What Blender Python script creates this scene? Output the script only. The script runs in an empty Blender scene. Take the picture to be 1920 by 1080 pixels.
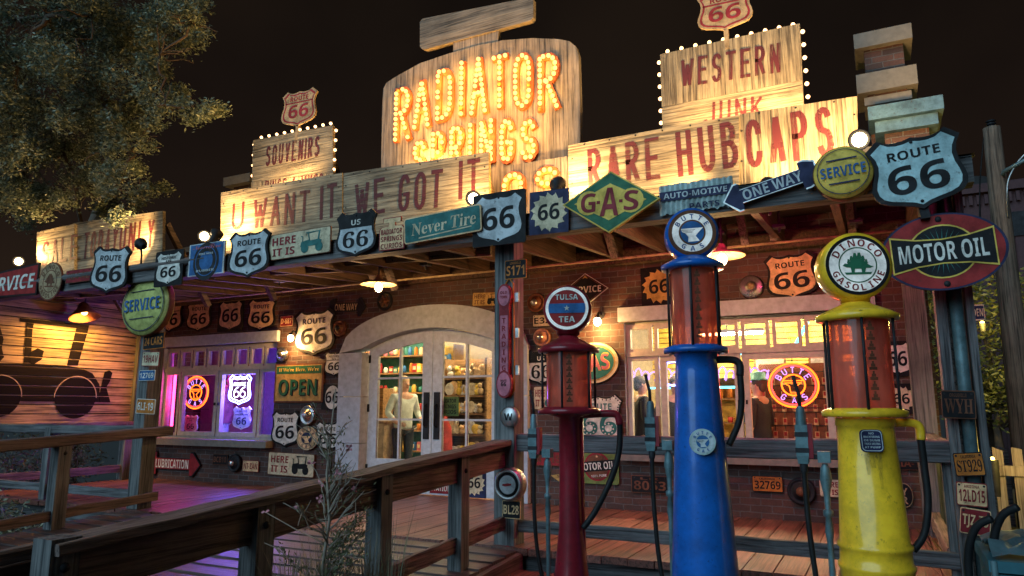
import bpy, math, random, os
from mathutils import Matrix, Vector, Euler
random.seed(7)
SC = bpy.context.scene
COL = SC.collection
R = math.radians

# ------------------------------------------------------------------ camera
F, PITCH, YAW, HC = 1336.0, R(9.56), R(27), 1.25
cam = bpy.data.cameras.new('camera'); cam.sensor_width = 36; cam.lens = 36 * F / 1920
cam.clip_start = .05; cam.clip_end = 500
co = bpy.data.objects.new('camera', cam); COL.objects.link(co)
co.location = (0, 0, HC); co.rotation_euler = (R(90) + PITCH, 0, YAW)
SC.camera = co
# ------------------------------------------------------------------ night sky, fill light, exposure
world = bpy.data.worlds.new('World'); SC.world = world; world.use_nodes = True
wn = world.node_tree; bg = wn.nodes['Background']
tc = wn.nodes.new('ShaderNodeTexCoord'); nz = wn.nodes.new('ShaderNodeTexNoise'); nz.inputs['Scale'].default_value = 2.2
nz.inputs['Detail'].default_value = 4
rp = wn.nodes.new('ShaderNodeValToRGB')
rp.color_ramp.elements[0].position = .38; rp.color_ramp.elements[0].color = (.0042, .0032, .0030, 1)
rp.color_ramp.elements[1].position = .72; rp.color_ramp.elements[1].color = (.0140, .0092, .0062, 1)
wn.links.new(tc.outputs['Generated'], nz.inputs['Vector']); wn.links.new(nz.outputs['Fac'], rp.inputs['Fac'])
sz = wn.nodes.new('ShaderNodeSeparateXYZ'); wn.links.new(tc.outputs['Generated'], sz.inputs[0])
hz = wn.nodes.new('ShaderNodeValToRGB'); hz.color_ramp.elements[0].position = .0; hz.color_ramp.elements[0].color = (.016, .009, .006, 1); hz.color_ramp.elements[1].position = .55; hz.color_ramp.elements[1].color = (0, 0, 0, 1)
wn.links.new(sz.outputs['Z'], hz.inputs['Fac']); ad = wn.nodes.new('ShaderNodeMix'); ad.data_type = 'RGBA'; ad.blend_type = 'ADD'; ad.inputs[0].default_value = 1
wn.links.new(rp.outputs['Color'], ad.inputs[6]); wn.links.new(hz.outputs['Color'], ad.inputs[7]); wn.links.new(ad.outputs[2], bg.inputs['Color']); bg.inputs['Strength'].default_value = .68
sun = bpy.data.lights.new('cool_fill', 'SUN'); sun.energy = 1.9; sun.angle = R(55); sun.color = (.50, .80, 1.0)  # soft cool fill, added from the front left
so = bpy.data.objects.new('cool_fill', sun); COL.objects.link(so)
so.rotation_euler = Vector((-1.6, -5.0, 2.9)).to_track_quat('Z', 'Y').to_euler()
SC.view_settings.view_transform = 'Standard'; SC.view_settings.look = 'None'
SC.view_settings.exposure = .2; SC.view_settings.gamma = 1; SC.view_settings.use_curve_mapping = False
SC.cycles.max_bounces = 7; SC.cycles.transparent_max_bounces = 12; SC.cycles.sample_clamp_indirect = 6
SC.cycles.caustics_reflective = False; SC.cycles.caustics_refractive = False

# ------------------------------------------------------------------ survey helpers: photo point -> point on a real plane
def ray(u, v):
    x = (u - 960) / F; y = (540 - v) / F
    h = math.cos(PITCH) - y * math.sin(PITCH); z = math.sin(PITCH) + y * math.cos(PITCH)
    return Vector((x * math.cos(YAW) - h * math.sin(YAW), x * math.sin(YAW) + h * math.cos(YAW), z))
def P(u, v, Y): d = ray(u, v); t = Y / d.y; return Vector((d.x * t, Y, HC + d.z * t))
def PX(u, v, X): d = ray(u, v); t = X / d.x; return Vector((X, d.y * t, HC + d.z * t))
def PT(u, v, t): d = ray(u, v); return Vector((d.x * t, d.y * t, HC + d.z * t))

# ------------------------------------------------------------------ materials
MATS = {}
class NT:
    def __init__(s, name):
        s.m = bpy.data.materials.new(name); s.m.use_nodes = True
        s.t = s.m.node_tree; s.b = s.t.nodes['Principled BSDF']; s.o = s.t.nodes['Material Output']
    def n(s, kind, **kw):
        x = s.t.nodes.new('ShaderNode' + kind)
        for k, v in kw.items():
            if k in x.inputs: x.inputs[k].default_value = v
            else: setattr(x, k, v)
        return x
    def l(s, a, ao, b, bi): s.t.links.new(a.outputs[ao], b.inputs[bi])
    def coords(s, scale=(1, 1, 1), rnd=True):
        tc = s.n('TexCoord'); mp = s.n('Mapping'); mp.inputs['Scale'].default_value = scale
        s.l(tc, 'Object', mp, 'Vector'); return mp
    def rnd(s, island=True):
        g = s.n('NewGeometry' if island else 'ObjectInfo'); m = s.n('Math', operation='MULTIPLY'); m.inputs[1].default_value = 37.0
        s.l(g, 'Random Per Island' if island else 'Random', m, 0); return m
    def noise(s, vec, scale, detail=5, rough=.6, w=None, dist=0):
        n = s.n('TexNoise'); n.noise_dimensions = '4D'; n.inputs['Scale'].default_value = scale
        n.inputs['Detail'].default_value = detail; n.inputs['Roughness'].default_value = rough; n.inputs['Distortion'].default_value = dist
        s.l(vec, 'Vector', n, 'Vector')
        if w: s.l(w, 0, n, 'W')
        return n
    def ramp(s, src, out, stops):
        r = s.n('ValToRGB'); e = r.color_ramp.elements
        while len(e) < len(stops): e.new(.5)
        for k, (p, c) in enumerate(stops):
            e[k].position = p; e[k].color = (c[0], c[1], c[2], 1) if hasattr(c, '__len__') else (c, c, c, 1)
        s.l(src, out, r, 'Fac'); return r
    def mix(s, fac, a, b, blend='MIX'):
        m = s.n('Mix', data_type='RGBA', blend_type=blend)
        for idx, v in ((0, fac), (6, a), (7, b)):
            if isinstance(v, tuple) and hasattr(v[0], 'outputs'): s.t.links.new(v[0].outputs[v[1]], m.inputs[idx])
            elif isinstance(v, (int, float)): m.inputs[idx].default_value = v
            else: m.inputs[idx].default_value = (v[0], v[1], v[2], 1)
        return m
    def bump(s, src, out, strength, dist=.01):
        b = s.n('Bump', Strength=strength, Distance=dist); s.l(src, out, b, 'Height'); s.l(b, 'Normal', s.b, 'Normal')

def enamel(name, c, rough=.45, worn=.5, metal=0.0, dirt=(.05, .03, .02), lo=.48, coat=0):
    """painted tin: mottled, chipped, dirtied"""
    a = NT(name); mp = a.coords(); w = a.rnd(False)
    n1 = a.noise(mp, 7, 7, .68, w); r1 = a.ramp(n1, 'Fac', [(.34, lo), (.62, 1.12)])
    n2 = a.noise(mp, 26, 8, .75, w); r2 = a.ramp(n2, 'Fac', [(.60 - .06 * worn, 0), (.68, min(1, worn * 1.6))])
    base = a.mix(1.0, c, (r1, 'Color'), 'MULTIPLY')
    fin = a.mix((r2, 'Color'), (base, 2), dirt)
    a.l(fin, 2, a.b, 'Base Color'); a.b.inputs['Metallic'].default_value = metal; a.b.inputs['Specular IOR Level'].default_value = .22; a.b.inputs['Coat Weight'].default_value = coat; a.b.inputs['Coat Roughness'].default_value = .12
    r3 = a.ramp(n1, 'Fac', [(.3, min(1, rough + .25)), (.7, rough)]); a.l(r3, 'Color', a.b, 'Roughness')
    a.bump(n2, 'Fac', .15, .004); MATS[name] = a.m; return a.m
def lit(name, s):
    m = MATS[name]; b = m.node_tree.nodes['Principled BSDF']; l = b.inputs['Base Color'].links[0]; m.node_tree.links.new(l.from_socket, b.inputs['Emission Color']); b.inputs['Emission Strength'].default_value = s
def wood(name, dark, light, axis=0, scale=1.0, rough=.75, bump=.5, knots=True):
    a = NT(name); sc = [33 * scale] * 3; sc[axis] = 1.25 * scale
    mp = a.coords(tuple(sc)); w = a.rnd(True)
    n1 = a.noise(mp, 1.0, 6, .6, w, .6)
    sc2 = [95 * scale] * 3; sc2[axis] = 2.4 * scale
    mp2 = a.coords(tuple(sc2)); n2 = a.noise(mp2, 1.0, 4, .7, w, .3)
    mp3 = a.coords(tuple([2.2 * scale] * 3)); n3 = a.noise(mp3, 1.2, 4, .6, w)
    ad = a.n('Math', operation='ADD'); a.l(n1, 'Fac', ad, 0)
    m2 = a.n('Math', operation='MULTIPLY'); m2.inputs[1].default_value = .7; a.l(n2, 'Fac', m2, 0); a.l(m2, 0, ad, 1)
    mid = [(dark[k] + light[k]) / 2 for k in range(3)]
    r = a.ramp(ad, 0, [(.62, [d * .18 for d in dark]), (.72, [d * .8 for d in dark]), (.84, mid), (.96, light)])
    r3 = a.ramp(n3, 'Fac', [(.3, .6), (.7, 1.15)])
    g = a.n('NewGeometry'); ri = a.ramp(g, 'Random Per Island', [(0, .72), (1, 1.15)])
    c = a.mix(1.0, (r, 'Color'), (r3, 'Color'), 'MULTIPLY'); c2 = a.mix(1.0, (c, 2), (ri, 'Color'), 'MULTIPLY')
    a.l(c2, 2, a.b, 'Base Color'); a.b.inputs['Roughness'].default_value = rough
    a.bump(ad, 0, bump, .012); MATS[name] = a.m; return a.m
def plain(name, c, rough=.5, metal=0.0, coat=0):
    a = NT(name); mp = a.coords(); n = a.noise(mp, 14, 5, .6, a.rnd(False))
    r = a.ramp(n, 'Fac', [(.3, [x * .75 for x in c]), (.7, [min(1, x * 1.12) for x in c])])
    a.l(r, 'Color', a.b, 'Base Color'); a.b.inputs['Roughness'].default_value = rough; a.b.inputs['Metallic'].default_value = metal
    a.b.inputs['Coat Weight'].default_value = coat
    MATS[name] = a.m; return a.m
def glow(name, c, s):
    a = NT(name); e = a.n('Emission'); e.inputs[0].default_value = (*c, 1); e.inputs[1].default_value = s
    a.l(e, 0, a.o, 'Surface'); MATS[name] = a.m; return a.m
def paint_worn(name, c, lo=.45, hi=.62, sx=2.0, sz=22, thin=.18):
    """old paint on wood: worn through along the grain"""
    a = NT(name); mp = a.coords((sx, 10, sz)); n = a.noise(mp, 1.2, 6, .7, a.rnd(False))
    r = a.ramp(n, 'Fac', [(lo - .12, thin), (hi - .12, .95)])
    a.b.inputs['Base Color'].default_value = (*c, 1); a.b.inputs['Roughness'].default_value = .7
    tr = a.n('BsdfTransparent'); mx = a.n('MixShader')
    a.l(r, 'Color', mx, 0); a.l(tr, 0, mx, 1); a.l(a.b, 0, mx, 2); a.l(mx, 0, a.o, 'Surface'); MATS[name] = a.m; return a.m
def brick(name, c1, c2, mortar, bw=.235, rh=.078, ax='xz'):
    a = NT(name); tc = a.n('TexCoord'); sp = a.n('SeparateXYZ'); cb = a.n('CombineXYZ'); a.l(tc, 'Object', sp, 0)
    a.l(sp, 'X' if ax[0] == 'x' else 'Y', cb, 0); a.l(sp, 'Z', cb, 1)
    nd = a.n('TexNoise', Scale=9.0); a.l(tc, 'Object', nd, 'Vector')
    wob = a.mix(.018, (cb, 0), (nd, 'Color'), 'ADD')
    b = a.n('TexBrick'); a.l(wob, 2, b, 'Vector'); b.inputs['Scale'].default_value = 1
    b.inputs['Brick Width'].default_value = bw; b.inputs['Row Height'].default_value = rh
    b.inputs['Mortar Size'].default_value = .007; b.inputs['Mortar Smooth'].default_value = .25; b.inputs['Bias'].default_value = -.1
    b.inputs['Color1'].default_value = (*c1, 1); b.inputs['Color2'].default_value = (*c2, 1); b.inputs['Mortar'].default_value = (*mortar, 1)
    mp = a.coords(); n = a.noise(mp, 3.0, 7, .65); r = a.ramp(n, 'Fac', [(.3, .55), (.7, 1.3)])
    n4 = a.noise(mp, 45, 5, .7); r4 = a.ramp(n4, 'Fac', [(.3, .7), (.7, 1.2)])
    c = a.mix(1.0, (b, 'Color'), (r, 'Color'), 'MULTIPLY'); c = a.mix(1.0, (c, 2), (r4, 'Color'), 'MULTIPLY'); a.l(c, 2, a.b, 'Base Color')
    a.b.inputs['Roughness'].default_value = .72
    m1 = a.n('Math', operation='MULTIPLY'); m1.inputs[1].default_value = -1.0; a.l(b, 'Fac', m1, 0)
    m3 = a.n('Math', operation='MULTIPLY'); m3.inputs[1].default_value = .45; a.l(n4, 'Fac', m3, 0)
    m2 = a.n('Math', operation='ADD'); a.l(m1, 0, m2, 0); a.l(m3, 0, m2, 1)
    a.bump(m2, 0, .9, .012); MATS[name] = a.m; return a.m
def glass(name, tint=(1, 1, 1), refl=.09):
    a = NT(name); tr = a.n('BsdfTransparent'); tr.inputs[0].default_value = (*tint, 1)
    gl = a.n('BsdfGlossy'); gl.inputs['Roughness'].default_value = .06
    fr = a.n('Fresnel', IOR=1.5); mx = a.n('MixShader'); a.l(fr, 0, mx, 0); a.l(tr, 0, mx, 1); a.l(gl, 0, mx, 2)
    a.l(mx, 0, a.o, 'Surface'); MATS[name] = a.m; return a.m
def leafmat(name, c1, c2, c3):
    a = NT(name); g = a.n('NewGeometry'); r = a.ramp(g, 'Random Per Island', [(0, c1), (.6, c2), (1, c3)])
    a.l(r, 'Color', a.b, 'Base Color'); a.b.inputs['Roughness'].default_value = .5
    tl = a.n('BsdfTranslucent'); a.l(r, 'Color', tl, 0); mx = a.n('MixShader'); mx.inputs[0].default_value = .25
    a.l(a.b, 0, mx, 1); a.l(tl, 0, mx, 2); a.l(mx, 0, a.o, 'Surface'); MATS[name] = a.m; return a.m

enamel('white', (.74, .72, .66)); enamel('cream', (.68, .57, .38), worn=.7); enamel('milk', (.85, .84, .80), worn=.1); enamel('teal_lit_white', (.40, .58, .60), worn=.5); enamel('beige', (.85, .56, .30), worn=.8)
enamel('black', (.007, .007, .009), rough=.5, worn=.25, dirt=(.10, .06, .04)); enamel('maroon', (.26, .018, .026), worn=.4)
enamel('red', (.32, .02, .02), worn=.4); enamel('bulb_lit_red', (.55, .13, .035), worn=.3); enamel('amberglass', (.45, .22, .06), worn=.1); enamel('green', (.025, .14, .07), worn=.4); enamel('teal', (.03, .17, .16), worn=.4)
enamel('navy', (.018, .022, .075), worn=.35); enamel('blue', (.03, .13, .34), worn=.35); enamel('ltblue', (.52, .57, .60), worn=.5)
enamel('yellow', (.80, .55, .10), worn=.4); enamel('mustard', (.50, .32, .10), worn=.7); enamel('orange', (.52, .17, .025), worn=.6)
enamel('lime', (.50, .52, .16), worn=.4); enamel('olive', (.16, .22, .06), worn=.5); enamel('pierpaint', (.09, .19, .29), rough=.5, worn=.7); enamel('silver', (.45, .46, .46), rough=.3, metal=.9, worn=.3)
enamel('chrome', (.62, .62, .60), rough=.18, metal=1.0, worn=.25); enamel('iron', (.03, .03, .034), rough=.5, metal=.4, worn=.4)
enamel('rust', (.16, .06, .03), worn=.8); enamel('pipe', (.12, .20, .22), rough=.35, metal=.3, worn=.4); enamel('rubber', (.012, .012, .013), rough=.45, worn=.1)
enamel('pump_red', (.22, .012, .022), rough=.24, worn=.5, lo=.62, coat=.5); enamel('pump_blue', (.008, .115, .46), rough=.24, worn=.4, dirt=(.01, .02, .05), lo=.68, coat=.6)
enamel('pump_yellow', (1.0, .57, .028), rough=.24, worn=.45, dirt=(.2, .10, .02), lo=.7, coat=.6); enamel('copper', (.42, .20, .13), rough=.35, worn=.4)
enamel('zinc', (.46, .58, .58), rough=.4, metal=.2, worn=.7); enamel('pinkpaint', (.55, .16, .22), worn=.3); enamel('tan', (.42, .30, .17), worn=.6)
wood('board', (.14, .105, .066), (.43, .345, .225), 0, bump=1.0); wood('board_up', (.135, .10, .064), (.41, .33, .215), 2, bump=1.0); wood('board_grey', (.15, .12, .09), (.38, .31, .235), 2)
wood('board_dk', (.13, .105, .08), (.33, .27, .20), 0)
wood('deck', (.10, .035, .026), (.29, .11, .08), 1, rough=.40, bump=.3); wood('plank', (.045, .030, .032), (.125, .085, .08), 0, rough=.45, bump=.35)
wood('rail_x', (.055, .055, .06), (.17, .17, .18), 0, bump=.6); wood('rail_y', (.075, .056, .050), (.23, .165, .145), 1, bump=.8)
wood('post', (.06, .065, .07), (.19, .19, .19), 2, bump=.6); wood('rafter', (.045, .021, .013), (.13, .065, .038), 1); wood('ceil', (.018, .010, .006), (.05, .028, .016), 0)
wood('fascia', (.055, .055, .06), (.17, .16, .16), 0); wood('barn', (.17, .11, .045), (.52, .36, .16), 1, scale=.8); wood('pole', (.10, .065, .045), (.26, .18, .13), 2)
wood('shelf', (.16, .085, .03), (.36, .20, .08), 0); wood('picket', (.22, .16, .10), (.42, .33, .22), 2)
brick('brick', (.105, .042, .028), (.038, .021, .019), (.115, .10, .097)); brick('brick_side', (.105, .042, .028), (.038, .021, .019), (.115, .10, .097), ax='yz')
plain('stone', (.44, .485, .56), .8); plain('cap', (.20, .18, .155), .8); plain('frame_paint', (.46, .42, .36), .55); plain('door_paint', (.55, .60, .68), .5)
plain('concrete', (.16, .21, .20), .85); plain('asphalt', (.045, .045, .045), .9); plain('plaster', (.55, .44, .24), .8); plain('tilefloor', (.25, .2, .14), .35)
def fuelmat():
    a = NT('fuel'); mp = a.coords((1, 1, .35)); n = a.noise(mp, 5, 4, .55, a.rnd(False)); r = a.ramp(n, 'Fac', [(.3, (.34, .075, .05)), (.72, (.95, .36, .25))])
    a.l(r, 'Color', a.b, 'Base Color'); a.b.inputs['Roughness'].default_value = .16; a.b.inputs['Coat Weight'].default_value = .5; tl = a.n('BsdfTranslucent'); a.l(r, 'Color', tl, 0); mx = a.n('MixShader'); mx.inputs[0].default_value = .5
    a.l(a.b, 0, mx, 1); a.l(tl, 0, mx, 2); a.l(mx, 0, a.o, 'Surface'); MATS['fuel'] = a.m
    tr = a.n('BsdfTransparent'); tr.inputs[0].default_value = (1, .50, .40, 1); m2 = a.n('MixShader'); m2.inputs[0].default_value = .36; a.l(mx, 0, m2, 1); a.l(tr, 0, m2, 2); a.l(m2, 0, a.o, 'Surface')
fuelmat(); plain('skin', (.48, .27, .19), .55); plain('hair', (.07, .045, .03), .6); plain('shirt', (.50, .58, .56), .8)
plain('darkcloth', (.02, .025, .03), .9); plain('darkshirt', (.03, .05, .055), .9); plain('roofing', (.022, .02, .02), .9); plain('tarp', (.02, .11, .14), .7)
plain('soil', (.03, .022, .015), .95); plain('farwall', (.075, .035, .04), .9); plain('bark', (.10, .07, .05), .9); plain('twig', (.30, .25, .20), .85)
plain('violetwall', (.13, .09, .16), .8); plain('pinkflower', (.55, .22, .26), .7); plain('greywall', (.12, .1, .08), .9)
glass('pane'); glass('globe_glass', (.95, .98, 1))
paint_worn('old_red', (.085, .007, .010)); paint_worn('old_red_up', (.085, .007, .010), sx=22, sz=2); paint_worn('soot', (.009, .007, .006), lo=.30, hi=.42, thin=.72, sx=4, sz=9); MATS['soot'].node_tree.nodes['Principled BSDF'].inputs['Specular IOR Level'].default_value = .05
def gaps(name, z0, pitch, open_):
    m = MATS[name]; t = m.node_tree; mx = [n for n in t.nodes if n.type == 'MIX_SHADER'][0]; old = mx.inputs[0].links[0].from_socket
    tc = t.nodes.new('ShaderNodeTexCoord'); sp = t.nodes.new('ShaderNodeSeparateXYZ'); t.links.new(tc.outputs['Object'], sp.inputs[0]); prev = sp.outputs['Z']
    for op, v in (('SUBTRACT', z0), ('DIVIDE', pitch), ('FRACT', 0), ('LESS_THAN', 1 - open_)):
        n = t.nodes.new('ShaderNodeMath'); n.operation = op; n.inputs[1].default_value = v; t.links.new(prev, n.inputs[0]); prev = n.outputs[0]
    n = t.nodes.new('ShaderNodeMath'); n.operation = 'MULTIPLY'; t.links.new(prev, n.inputs[0]); t.links.new(old, n.inputs[1]); t.links.new(n.outputs[0], mx.inputs[0])
gaps('soot', 1.0, .155, .11)
paint_worn('runoff', (.03, .025, .015), lo=.55, hi=.80, thin=.05, sx=14, sz=3)
leafmat('leaf', (.04, .055, .036), (.16, .20, .125), (.40, .44, .31)); leafmat('leaf_y', (.07, .085, .02), (.17, .17, .04), (.28, .24, .07)); leafmat('needle', (.07, .09, .04), (.13, .16, .075), (.18, .18, .10))
leafmat('straw', (.10, .085, .05), (.17, .14, .09), (.22, .19, .13))
glow('bulb', (1.0, .56, .14), 2.6); glow('bulb_small', (1.0, .55, .24), 5.0); glow('bulb_hot', (1.0, .72, .36), 26.0)
glow('neon_red', (1.0, .035, .03), 6.0); glow('neon_orange', (1.0, .13, .010), 4.5); glow('neon_pink', (1.0, .06, .30), 6.0); glow('neon_deepblue', (.05, .035, 1.0), 9.0); glow('neon_blue', (.16, .20, 1.0), 22.0)
glow('neon_white', (.72, .72, 1.0), 5.0); glow('neon_cyan', (.10, .85, 1.0), 5.0); glow('neon_violet', (.50, .03, .70), 13.0); glow('neon_magenta', (1.0, .04, .20), 80.0)
glow('tube_light', (1.0, .78, .42), 150.0); glow('neon_lilac', (.62, .30, 1.0), 1.7); glow('amber', (1.0, .55, .12), 14.0)

lit('milk', .22)
# ------------------------------------------------------------------ mesh builder
FONT = {}
try:
    FONT['math'] = bpy.data.fonts.load(os.path.join(bpy.utils.system_resource('DATAFILES'), 'fonts', 'NotoSansMath-Regular.woff2'))
except Exception:
    FONT['math'] = None
STYLES = {'sans': (0x1D5D4, 0x1D5EE, 0x1D7EC), 'serif': (0x1D400, 0x1D41A, 0x1D7CE), 'script': (0x1D4D0, 0x1D4EA, None)}
_TX = {}
def text_geo(s, style='sans'):
    """flat letters as (verts2d, faces), cap height 1, centred on x"""
    k = (s, style)
    if k in _TX: return _TX[k]
    c = bpy.data.curves.new('lettering', 'FONT'); b = s
    if FONT['math']:
        c.font = FONT['math']; A, a_, d = STYLES[style]; b = ''
        for ch in s:
            if 'A' <= ch <= 'Z': b += chr(A + ord(ch) - 65)
            elif 'a' <= ch <= 'z': b += chr(a_ + ord(ch) - 97)
            elif '0' <= ch <= '9' and d: b += chr(d + ord(ch) - 48)
            else: b += ch
    else: c.offset = .025
    c.body = b; c.resolution_u = 3
    o = bpy.data.objects.new('lettering', c); m = o.to_mesh()
    vs = [(v.co.x, v.co.y) for v in m.vertices]; fs = [tuple(p.vertices) for p in m.polygons]
    o.to_mesh_clear(); bpy.data.objects.remove(o); bpy.data.curves.remove(c)
    if not vs: vs = [(0, 0), (1, 0), (1, 1)]; fs = [(0, 1, 2)]
    x0 = min(v[0] for v in vs); x1 = max(v[0] for v in vs); y0 = min(v[1] for v in vs); y1 = max(v[1] for v in vs)
    h = max(1e-6, y1 - y0)
    _TX[k] = ([((v[0] - (x0 + x1) / 2) / h, (v[1] - y0) / h) for v in vs], fs, (x1 - x0) / h); return _TX[k]

def area2(p): return sum(p[i][0] * p[(i + 1) % len(p)][1] - p[(i + 1) % len(p)][0] * p[i][1] for i in range(len(p)))
class MB:
    """collects faces with materials; local frame of a sign: x right, z up, front towards -y"""
    def __init__(s): s.v = []; s.f = []; s.fm = []; s.sm = []; s.ml = []; s.M = Matrix.Identity(4)
    def mi(s, m):
        if m not in s.ml: s.ml.append(m)
        return s.ml.index(m)
    def add(s, vs, fs, m, smooth=False):
        o = len(s.v); k = s.mi(m); s.v += [s.M @ Vector(p) for p in vs]
        for f in fs: s.f.append(tuple(o + i for i in f)); s.fm.append(k); s.sm.append(smooth)
    def rough_bar(s, a, b, w, h, m, jit=.004, n=14):
        a = Vector(a); b = Vector(b); d = (b - a); d.normalize(); sd = d.cross(Vector((0, 0, 1))).normalized(); u = sd.cross(d); bv = min(w, h) * .10
        sec = [(-w / 2 + bv, -h / 2), (w / 2 - bv, -h / 2), (w / 2, -h / 2 + bv), (w / 2, h / 2 - bv), (w / 2 - bv, h / 2), (-w / 2 + bv, h / 2), (-w / 2, h / 2 - bv), (-w / 2, -h / 2 + bv)]; vs = []
        for i in range(n + 1):
            o = a.lerp(b, i / n) + sd * random.gauss(0, jit * .6) + u * random.gauss(0, jit * .6); vs += [o + sd * (x + random.gauss(0, jit * .5)) + u * (z + random.gauss(0, jit * .5)) for x, z in sec]
        fs = [(i * 8 + k, (i + 1) * 8 + k, (i + 1) * 8 + (k + 1) % 8, i * 8 + (k + 1) % 8) for i in range(n) for k in range(8)] + [tuple(range(8)), tuple(n * 8 + k for k in reversed(range(8)))]
        s.add(vs, fs, m)
    def box(s, c, d, m, rot=None, tap=None):
        x, y, z = d[0] / 2, d[1] / 2, d[2] / 2; t = tap or 1
        q = [(-x, -y, -z), (x, -y, -z), (x, y, -z), (-x, y, -z), (-x * t, -y * t, z), (x * t, -y * t, z), (x * t, y * t, z), (-x * t, y * t, z)]
        T = Matrix.Translation(c) @ (rot.to_matrix().to_4x4() if rot else Matrix.Identity(4))
        s.add([T @ Vector(p) for p in q], [(3, 2, 1, 0), (4, 5, 6, 7), (0, 1, 5, 4), (1, 2, 6, 5), (2, 3, 7, 6), (3, 0, 4, 7)], m)
    def bar(s, a, b, w, h, m, up=(0, 0, 1)):
        """timber of section w x h from a to b"""
        a = Vector(a); b = Vector(b); d = (b - a); L = d.length; d.normalize(); u = Vector(up); sd = d.cross(u).normalized(); u = sd.cross(d)
        vs = [p + sd * sx * w / 2 + u * sz * h / 2 for p in (a, b) for sx, sz in ((-1, -1), (1, -1), (1, 1), (-1, 1))]
        s.add(vs, [(0, 1, 2, 3), (7, 6, 5, 4), (0, 4, 5, 1), (1, 5, 6, 2), (2, 6, 7, 3), (3, 7, 4, 0)], m)
    def prism(s, pts, y0, y1, m, side=None):
        p = list(pts)
        if area2(p) < 0: p.reverse()
        n = len(p); s.add([(a, y0, b) for a, b in p], [tuple(range(n))], m)
        s.add([(a, y1, b) for a, b in p], [tuple(reversed(range(n)))], side or m)
        s.add([(a, y0, b) for a, b in p] + [(a, y1, b) for a, b in p], [(i, n + i, n + (i + 1) % n, (i + 1) % n) for i in range(n)], side or m)
    def flat(s, pts, y, m):
        p = list(pts)
        if area2(p) < 0: p.reverse()
        s.add([(a, y, b) for a, b in p], [tuple(range(len(p)))], m)
    def ring(s, outer, inner, y, m):
        n = len(outer); s.add([(a, y, b) for a, b in outer] + [(a, y, b) for a, b in inner], [(i, (i + 1) % n, n + (i + 1) % n, n + i) for i in range(n)], m)
    def text(s, t, x, z, h, m, y, w=None, style='sans', shear=0, rot=0):
        vs, fs, asp = text_geo(t, style); sx = h if w is None else w / asp
        c, sn = math.cos(rot), math.sin(rot); out = []
        for a, b in vs:
            px = a * sx + shear * b * h; pz = (b - .5) * h
            out.append((x + px * c - pz * sn, y, z + px * sn + pz * c))
        s.add(out, fs, m)
    def arc_text(s, t, r, a0, a1, h, m, y, x=0, z=0, top=True, sx=1.0, style='sans', ez=1.0):
        n = len(t)
        for i, ch in enumerate(t):
            if ch == ' ': continue
            a = a0 + (a1 - a0) * (i / (n - 1) if n > 1 else .5); asp = text_geo(ch, style)[2]
            s.text(ch, x + r * math.cos(a), z + r * math.sin(a) * ez, h, m, y, w=asp * h * sx, rot=a - math.pi / 2 if top else a + math.pi / 2, style=style)
    def lathe(s, prof, m, c=(0, 0, 0), seg=24, axis='z', smooth=True, cap=True):
        vs = []; n = len(prof)
        for i in range(seg):
            a = 2 * math.pi * i / seg
            for r, h in prof:
                if axis == 'z': vs.append((c[0] + r * math.cos(a), c[1] + r * math.sin(a), c[2] + h))
                elif axis == 'y': vs.append((c[0] + r * math.cos(a), c[1] + h, c[2] + r * math.sin(a)))
                else: vs.append((c[0] + h, c[1] + r * math.cos(a), c[2] + r * math.sin(a)))
        fs = []
        for i in range(seg):
            j = (i + 1) % seg
            for k in range(n - 1):
                f = (i * n + k, j * n + k, j * n + k + 1, i * n + k + 1); fs.append(f if axis != 'y' else f[::-1])
        s.add(vs, fs, m, smooth)
        if cap:
            for k, rv in ((0, axis != 'y'), (n - 1, axis == 'y')):
                if prof[k][0] > 1e-5:
                    f = [i * n + k for i in range(seg)]; s.add([vs[i] for i in f], [tuple(range(seg))[::-1] if rv else tuple(range(seg))], m)
    def tube(s, pts, r, m, seg=8, closed=False, smooth=True):
        P_ = [Vector(p) for p in pts]; n = len(P_); vs = []; prev = None
        rs = r if hasattr(r, '__len__') else [r] * n
        for i, p in enumerate(P_):
            if closed: d = P_[(i + 1) % n] - P_[i - 1]
            else: d = P_[min(i + 1, n - 1)] - P_[max(i - 1, 0)]
            if d.length < 1e-9: d = Vector((0, 0, 1))
            d.normalize()
            if prev is None: up = Vector((0, 0, 1)) if abs(d.z) < .9 else Vector((0, 1, 0)); a = d.cross(up).normalized()
            else:
                a = prev - d * prev.dot(d); a = a.normalized() if a.length > 1e-6 else d.orthogonal().normalized()
            prev = a; b = d.cross(a)
            for k in range(seg):
                t = 2 * math.pi * k / seg; vs.append(p + (a * math.cos(t) + b * math.sin(t)) * rs[i])
        fs = []
        for i in range(n if closed else n - 1):
            j = (i + 1) % n
            for k in range(seg): l = (k + 1) % seg; fs.append((i * seg + k, i * seg + l, j * seg + l, j * seg + k))
        if not closed: fs += [tuple(reversed(range(seg))), tuple((n - 1) * seg + k for k in range(seg))]
        s.add(vs, fs, m, smooth)
    def ball(s, c, r, m, seg=12, rings=7, sq=(1, 1, 1)):
        vs = []; fs = []
        for j in range(rings + 1):
            t = math.pi * j / rings
            for i in range(seg):
                a = 2 * math.pi * i / seg; vs.append((c[0] + r * sq[0] * math.sin(t) * math.cos(a), c[1] + r * sq[1] * math.sin(t) * math.sin(a), c[2] - r * sq[2] * math.cos(t)))
        for j in range(rings):
            for i in range(seg): k = (i + 1) % seg; fs.append((j * seg + i, j * seg + k, (j + 1) * seg + k, (j + 1) * seg + i))
        s.add(vs, fs, m, True)
    def mesh(s, name):
        me = bpy.data.meshes.new(name); me.from_pydata([tuple(v) for v in s.v], [], s.f)
        for m in s.ml: me.materials.append(MATS[m])
        me.polygons.foreach_set('material_index', s.fm); me.polygons.foreach_set('use_smooth', s.sm); me.update(); return me

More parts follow.
